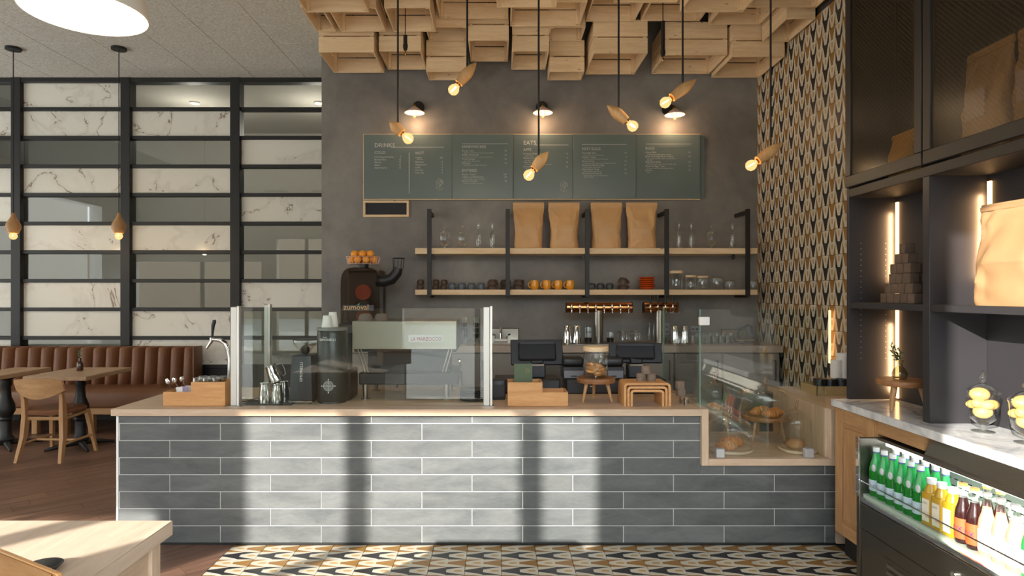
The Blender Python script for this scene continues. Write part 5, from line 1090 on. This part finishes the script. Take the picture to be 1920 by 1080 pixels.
MB().box(fx+.02, XI, fy0+.03, fy1-.03, .44, .485).build('deck', plain('white_green_steel', C(205,215,205), .4), fg, w=True)
bpn = MB().box(XI, XI+.02, fy0+.03, fy1-.03, .485, zt-.02).build('back_panel', plain('pale_green_steel', C(198,212,200), .4), fg, w=True)
mb = MB()
for i in range(36):
    for j in range(6): mb.box(XI-.001, XI, fy0+.08+.047*i+(.02 if j % 2 else 0), fy0+.105+.047*i+(.02 if j % 2 else 0), .52+.036*j, .525+.036*j)
mb.build('perforation', BLACKP, bpn, w=True)
MB().box(1.99, XI+.03, fy0+.03, fy1-.03, zt-.015, zt, .002).build('top_panel', STEELD, fg, w=True)
MB().box(2.03, XI, fy0+.03, 2.975, zt, .862).build('hood_body', STEELD, fg, w=True)
MB().prism([(1.985, zt-.025), (2.0, zt-.03), (2.05, .862), (2.03, .862)], fy0+.03, 2.975, M=Matrix(((1,0,0,0),(0,0,1,0),(0,1,0,0),(0,0,0,1)))).build('hood', STEEL, fg, w=True)
MB().box(2.0, 2.06, fy0+.06, fy1-.06, zt-.035, zt-.016, .004).build('light_strip', emit('cool_white_strip', (.95,1,.97,1), 2), fg, w=True)
l = bpy.data.lights.new('fridge', 'AREA'); l.shape = 'RECTANGLE'; l.size = .04; l.size_y = 1.6; l.energy = 2.2; l.color = (.95,1,.97); o = bpy.data.objects.new('fridge_light', l); COL.objects.link(o); o.parent = fg; o.location = Vector((2.03, 2.4, zt-.04))-D; o.rotation_euler = (0, math.radians(12), 0)
MB().box(fx+.004, fx+.01, fy0+.03, fy1-.03, zl, .55).build('glass_guard', thin_glass('low_iron_glass', (.95,.98,.96,1), 1.12), fg, w=True); MB().tube([(fx+.007, fy0+.03, .552), (fx+.007, fy1-.03, .552)], .004, 6).build('guard_rail', CHROME, fg, w=True)
ZD = .4855
GRN = thin_glass('green_bottle_glass', (.18,.72,.34,1), 1.5); PINK = plain('pink_soda', C(245,165,135), .25, coat=.3); COLA = plain('dark_soda', C(48,18,16), .2, coat=.3); JUI = plain('green_juice', C(190,150,30), .3, coat=.3)
GRNL = plain('green_water', C(40,160,80), .2, coat=.4)
def lab_ring(t, r, z0, z1, mat, txt=None, tm_=None, sz=.02, rz=0, name='bottle_label'):
    l_ = MB().lathe([(r+.0006, z0), (r+.0006, z1)], 22).build(name, mat, t)
    if txt:
        mb = MB(); items = []; W = sz*.62*len(txt)
        for i, chh in enumerate(txt):
            a = math.pi+.55+(i-(len(txt)-1)/2)*sz*.66/r*1.0
            items.append((chh, sz, T((r+.0012)*math.cos(a), (r+.0012)*math.sin(a), (z0+z1)/2-sz*.35) @ RZ(math.degrees(a)+90) @ FACE, 'CENTER'))
        text_mb(items).build('lettering', tm_, l_)
LBL = plain('pale_blue_label', C(190,212,222), .6); BLU = plain('blue_print', C(70,90,150), .6); REDP = plain('red_mark', C(200,50,50), .6); WCAP = plain('white_cap', C(225,228,228), .5)
def water(lab, loc):
    t = thing('water_bottle', lab, 'bottle', loc, 0, 'green mineral water bottles in the fridge'); r = .032
    MB().lathe([(0,0),(r*.9,0),(r,.008),(r,.13),(r*.95,.15),(r*.55,.195),(.0135,.225),(.013,.235),(0,.235)], 22).build('bottle', GRNL, t)
    MB().lathe([(r*.98,.002),(r+.001,.01),(r+.001,.132)], 22).build('glass_skin', GRN, t)
    lab_ring(t, r+.001, .03, .085, LBL, 'S.PELLEGRINO', BLU, .012); MB().ball(.02, (-.022,-.014,.145), 14, 8, (.4,.8,1)).build('neck_label', plain('silver_label', C(200,205,205), .4), t)
    MB().cyl(.0155, .228, .25, seg=16).build('cap', WCAP, t); MB().cyl(.0158, .222, .228, seg=16).build('cap_ring', BLU, t); return t
w0 = None
for k, px in enumerate((1643, 1658, 1674, 1691, 1708, 1726)):
    p = (1.95, F*1.95/(px-CX), ZD); lb = 'green mineral water bottle in the front fridge row, %s from left' % ORD[k]
    w0 = water(lb, p) if w0 is None else (dup(w0, p, None, lb) and w0)
for k, px in enumerate((1662, 1680, 1698, 1717, 1736, 1755)):
    dup(w0, (2.02, F*2.02/(px+18-CX), ZD), None, 'green mineral water bottle in the back fridge row, %s from left' % ORD[k])
def juice(lab, loc):
    t = thing('juice_bottle', lab, 'bottle', loc, .12, 'green juice bottles in the fridge'); a = .03
    MB().box(-a, a, -a, a, 0, .15, .01, seg=3).build('bottle', JUI, t); MB().lathe([(.029,.148),(.026,.165),(.017,.185),(.017,.19),(0,.19)], 20).build('shoulder', JUI, t); MB().cyl(.0195, .188, .212, seg=20).build('cap', WCAP, t)
    l_ = MB().box(-a-.001, -a-.0002, -.02, .02, .02, .12).build('paper_label', plain('cream_label', C(232,226,208), .6), t)
    text_mb([('JUICE', .011, T(-a-.0015, .017, .098) @ RZ(-90) @ FACE)]).build('lettering', plain('ink', C(50,50,50), .7), l_); text_mb([('05', .024, T(-a-.0015, .0, .04) @ RZ(-90) @ FACE)]).build('number', plain('red_ink', C(230,70,50), .7), l_); return t
j = None
for k, px in enumerate((1747, 1766, 1787)):
    p = (1.95, F*1.95/(px-CX), ZD); lb = 'square green juice bottle with number label, %s of three' % ORD[k]; j = juice(lb, p) if j is None else (dup(j, p, None, lb) and j)
def soda(lab, loc, liq, lmat, txt, tmat, cap, g):
    t = thing('soda_bottle', lab, 'bottle', loc, 0, g); r = .031
    MB().lathe([(0,0),(r*.9,0),(r,.006),(r,.12),(r*.9,.14),(r*.6,.17),(.0155,.19),(0,.19)], 22).build('liquid', liq, t); MB().lathe([(.016,.188),(.014,.215),(.0135,.236),(.015,.24)], 16).build('neck', JARGLASS, t)
    lab_ring(t, r+.0003, .02, .105, lmat, txt, tmat, .03 if len(txt) < 6 else .02); MB().cyl(.0165, .238, .248, seg=14).build('cap', cap, t); return t
MXL = plain('orange_label', C(235,95,50), .5); GOLD = plain('gold_cap', C(235,180,90), .35, .4)
for k, (x, px, lb) in enumerate(((1.95, 1806, 'dark soda bottle with orange label beside the juice, front left'), (1.95, 1828, 'dark soda bottle with orange label, front right'), (2.02, 1851, 'dark soda bottle with gold cap, back left'), (2.02, 1876, 'dark soda bottle with gold cap, back right'))): soda(lb, (x, F*x/(px-CX), ZD), COLA, MXL, 'MOXIE', plain('navy_ink', C(40,45,110), .5), GOLD, 'dark soda bottles in the fridge')
PKL = plain('pale_pink_label', C(248,232,224), .6)
for k, px in enumerate((1851, 1877, 1904)): soda('pink soda bottle with pale label, %s of three' % ORD[k], (1.95, F*1.95/(px-CX), ZD), PINK, PKL, '', plain('pink_ink', C(215,90,120), .6), plain('silver_cap', C(200,200,200), .3, .6), 'pink soda bottles in the fridge')
soda('green soda bottle with white label at the right picture edge', (1.95, F*1.95/(1934-CX), ZD), GRNL, WCAP, '', plain('green_ink', C(40,120,60), .6), plain('green_cap', C(60,150,80), .4), None)
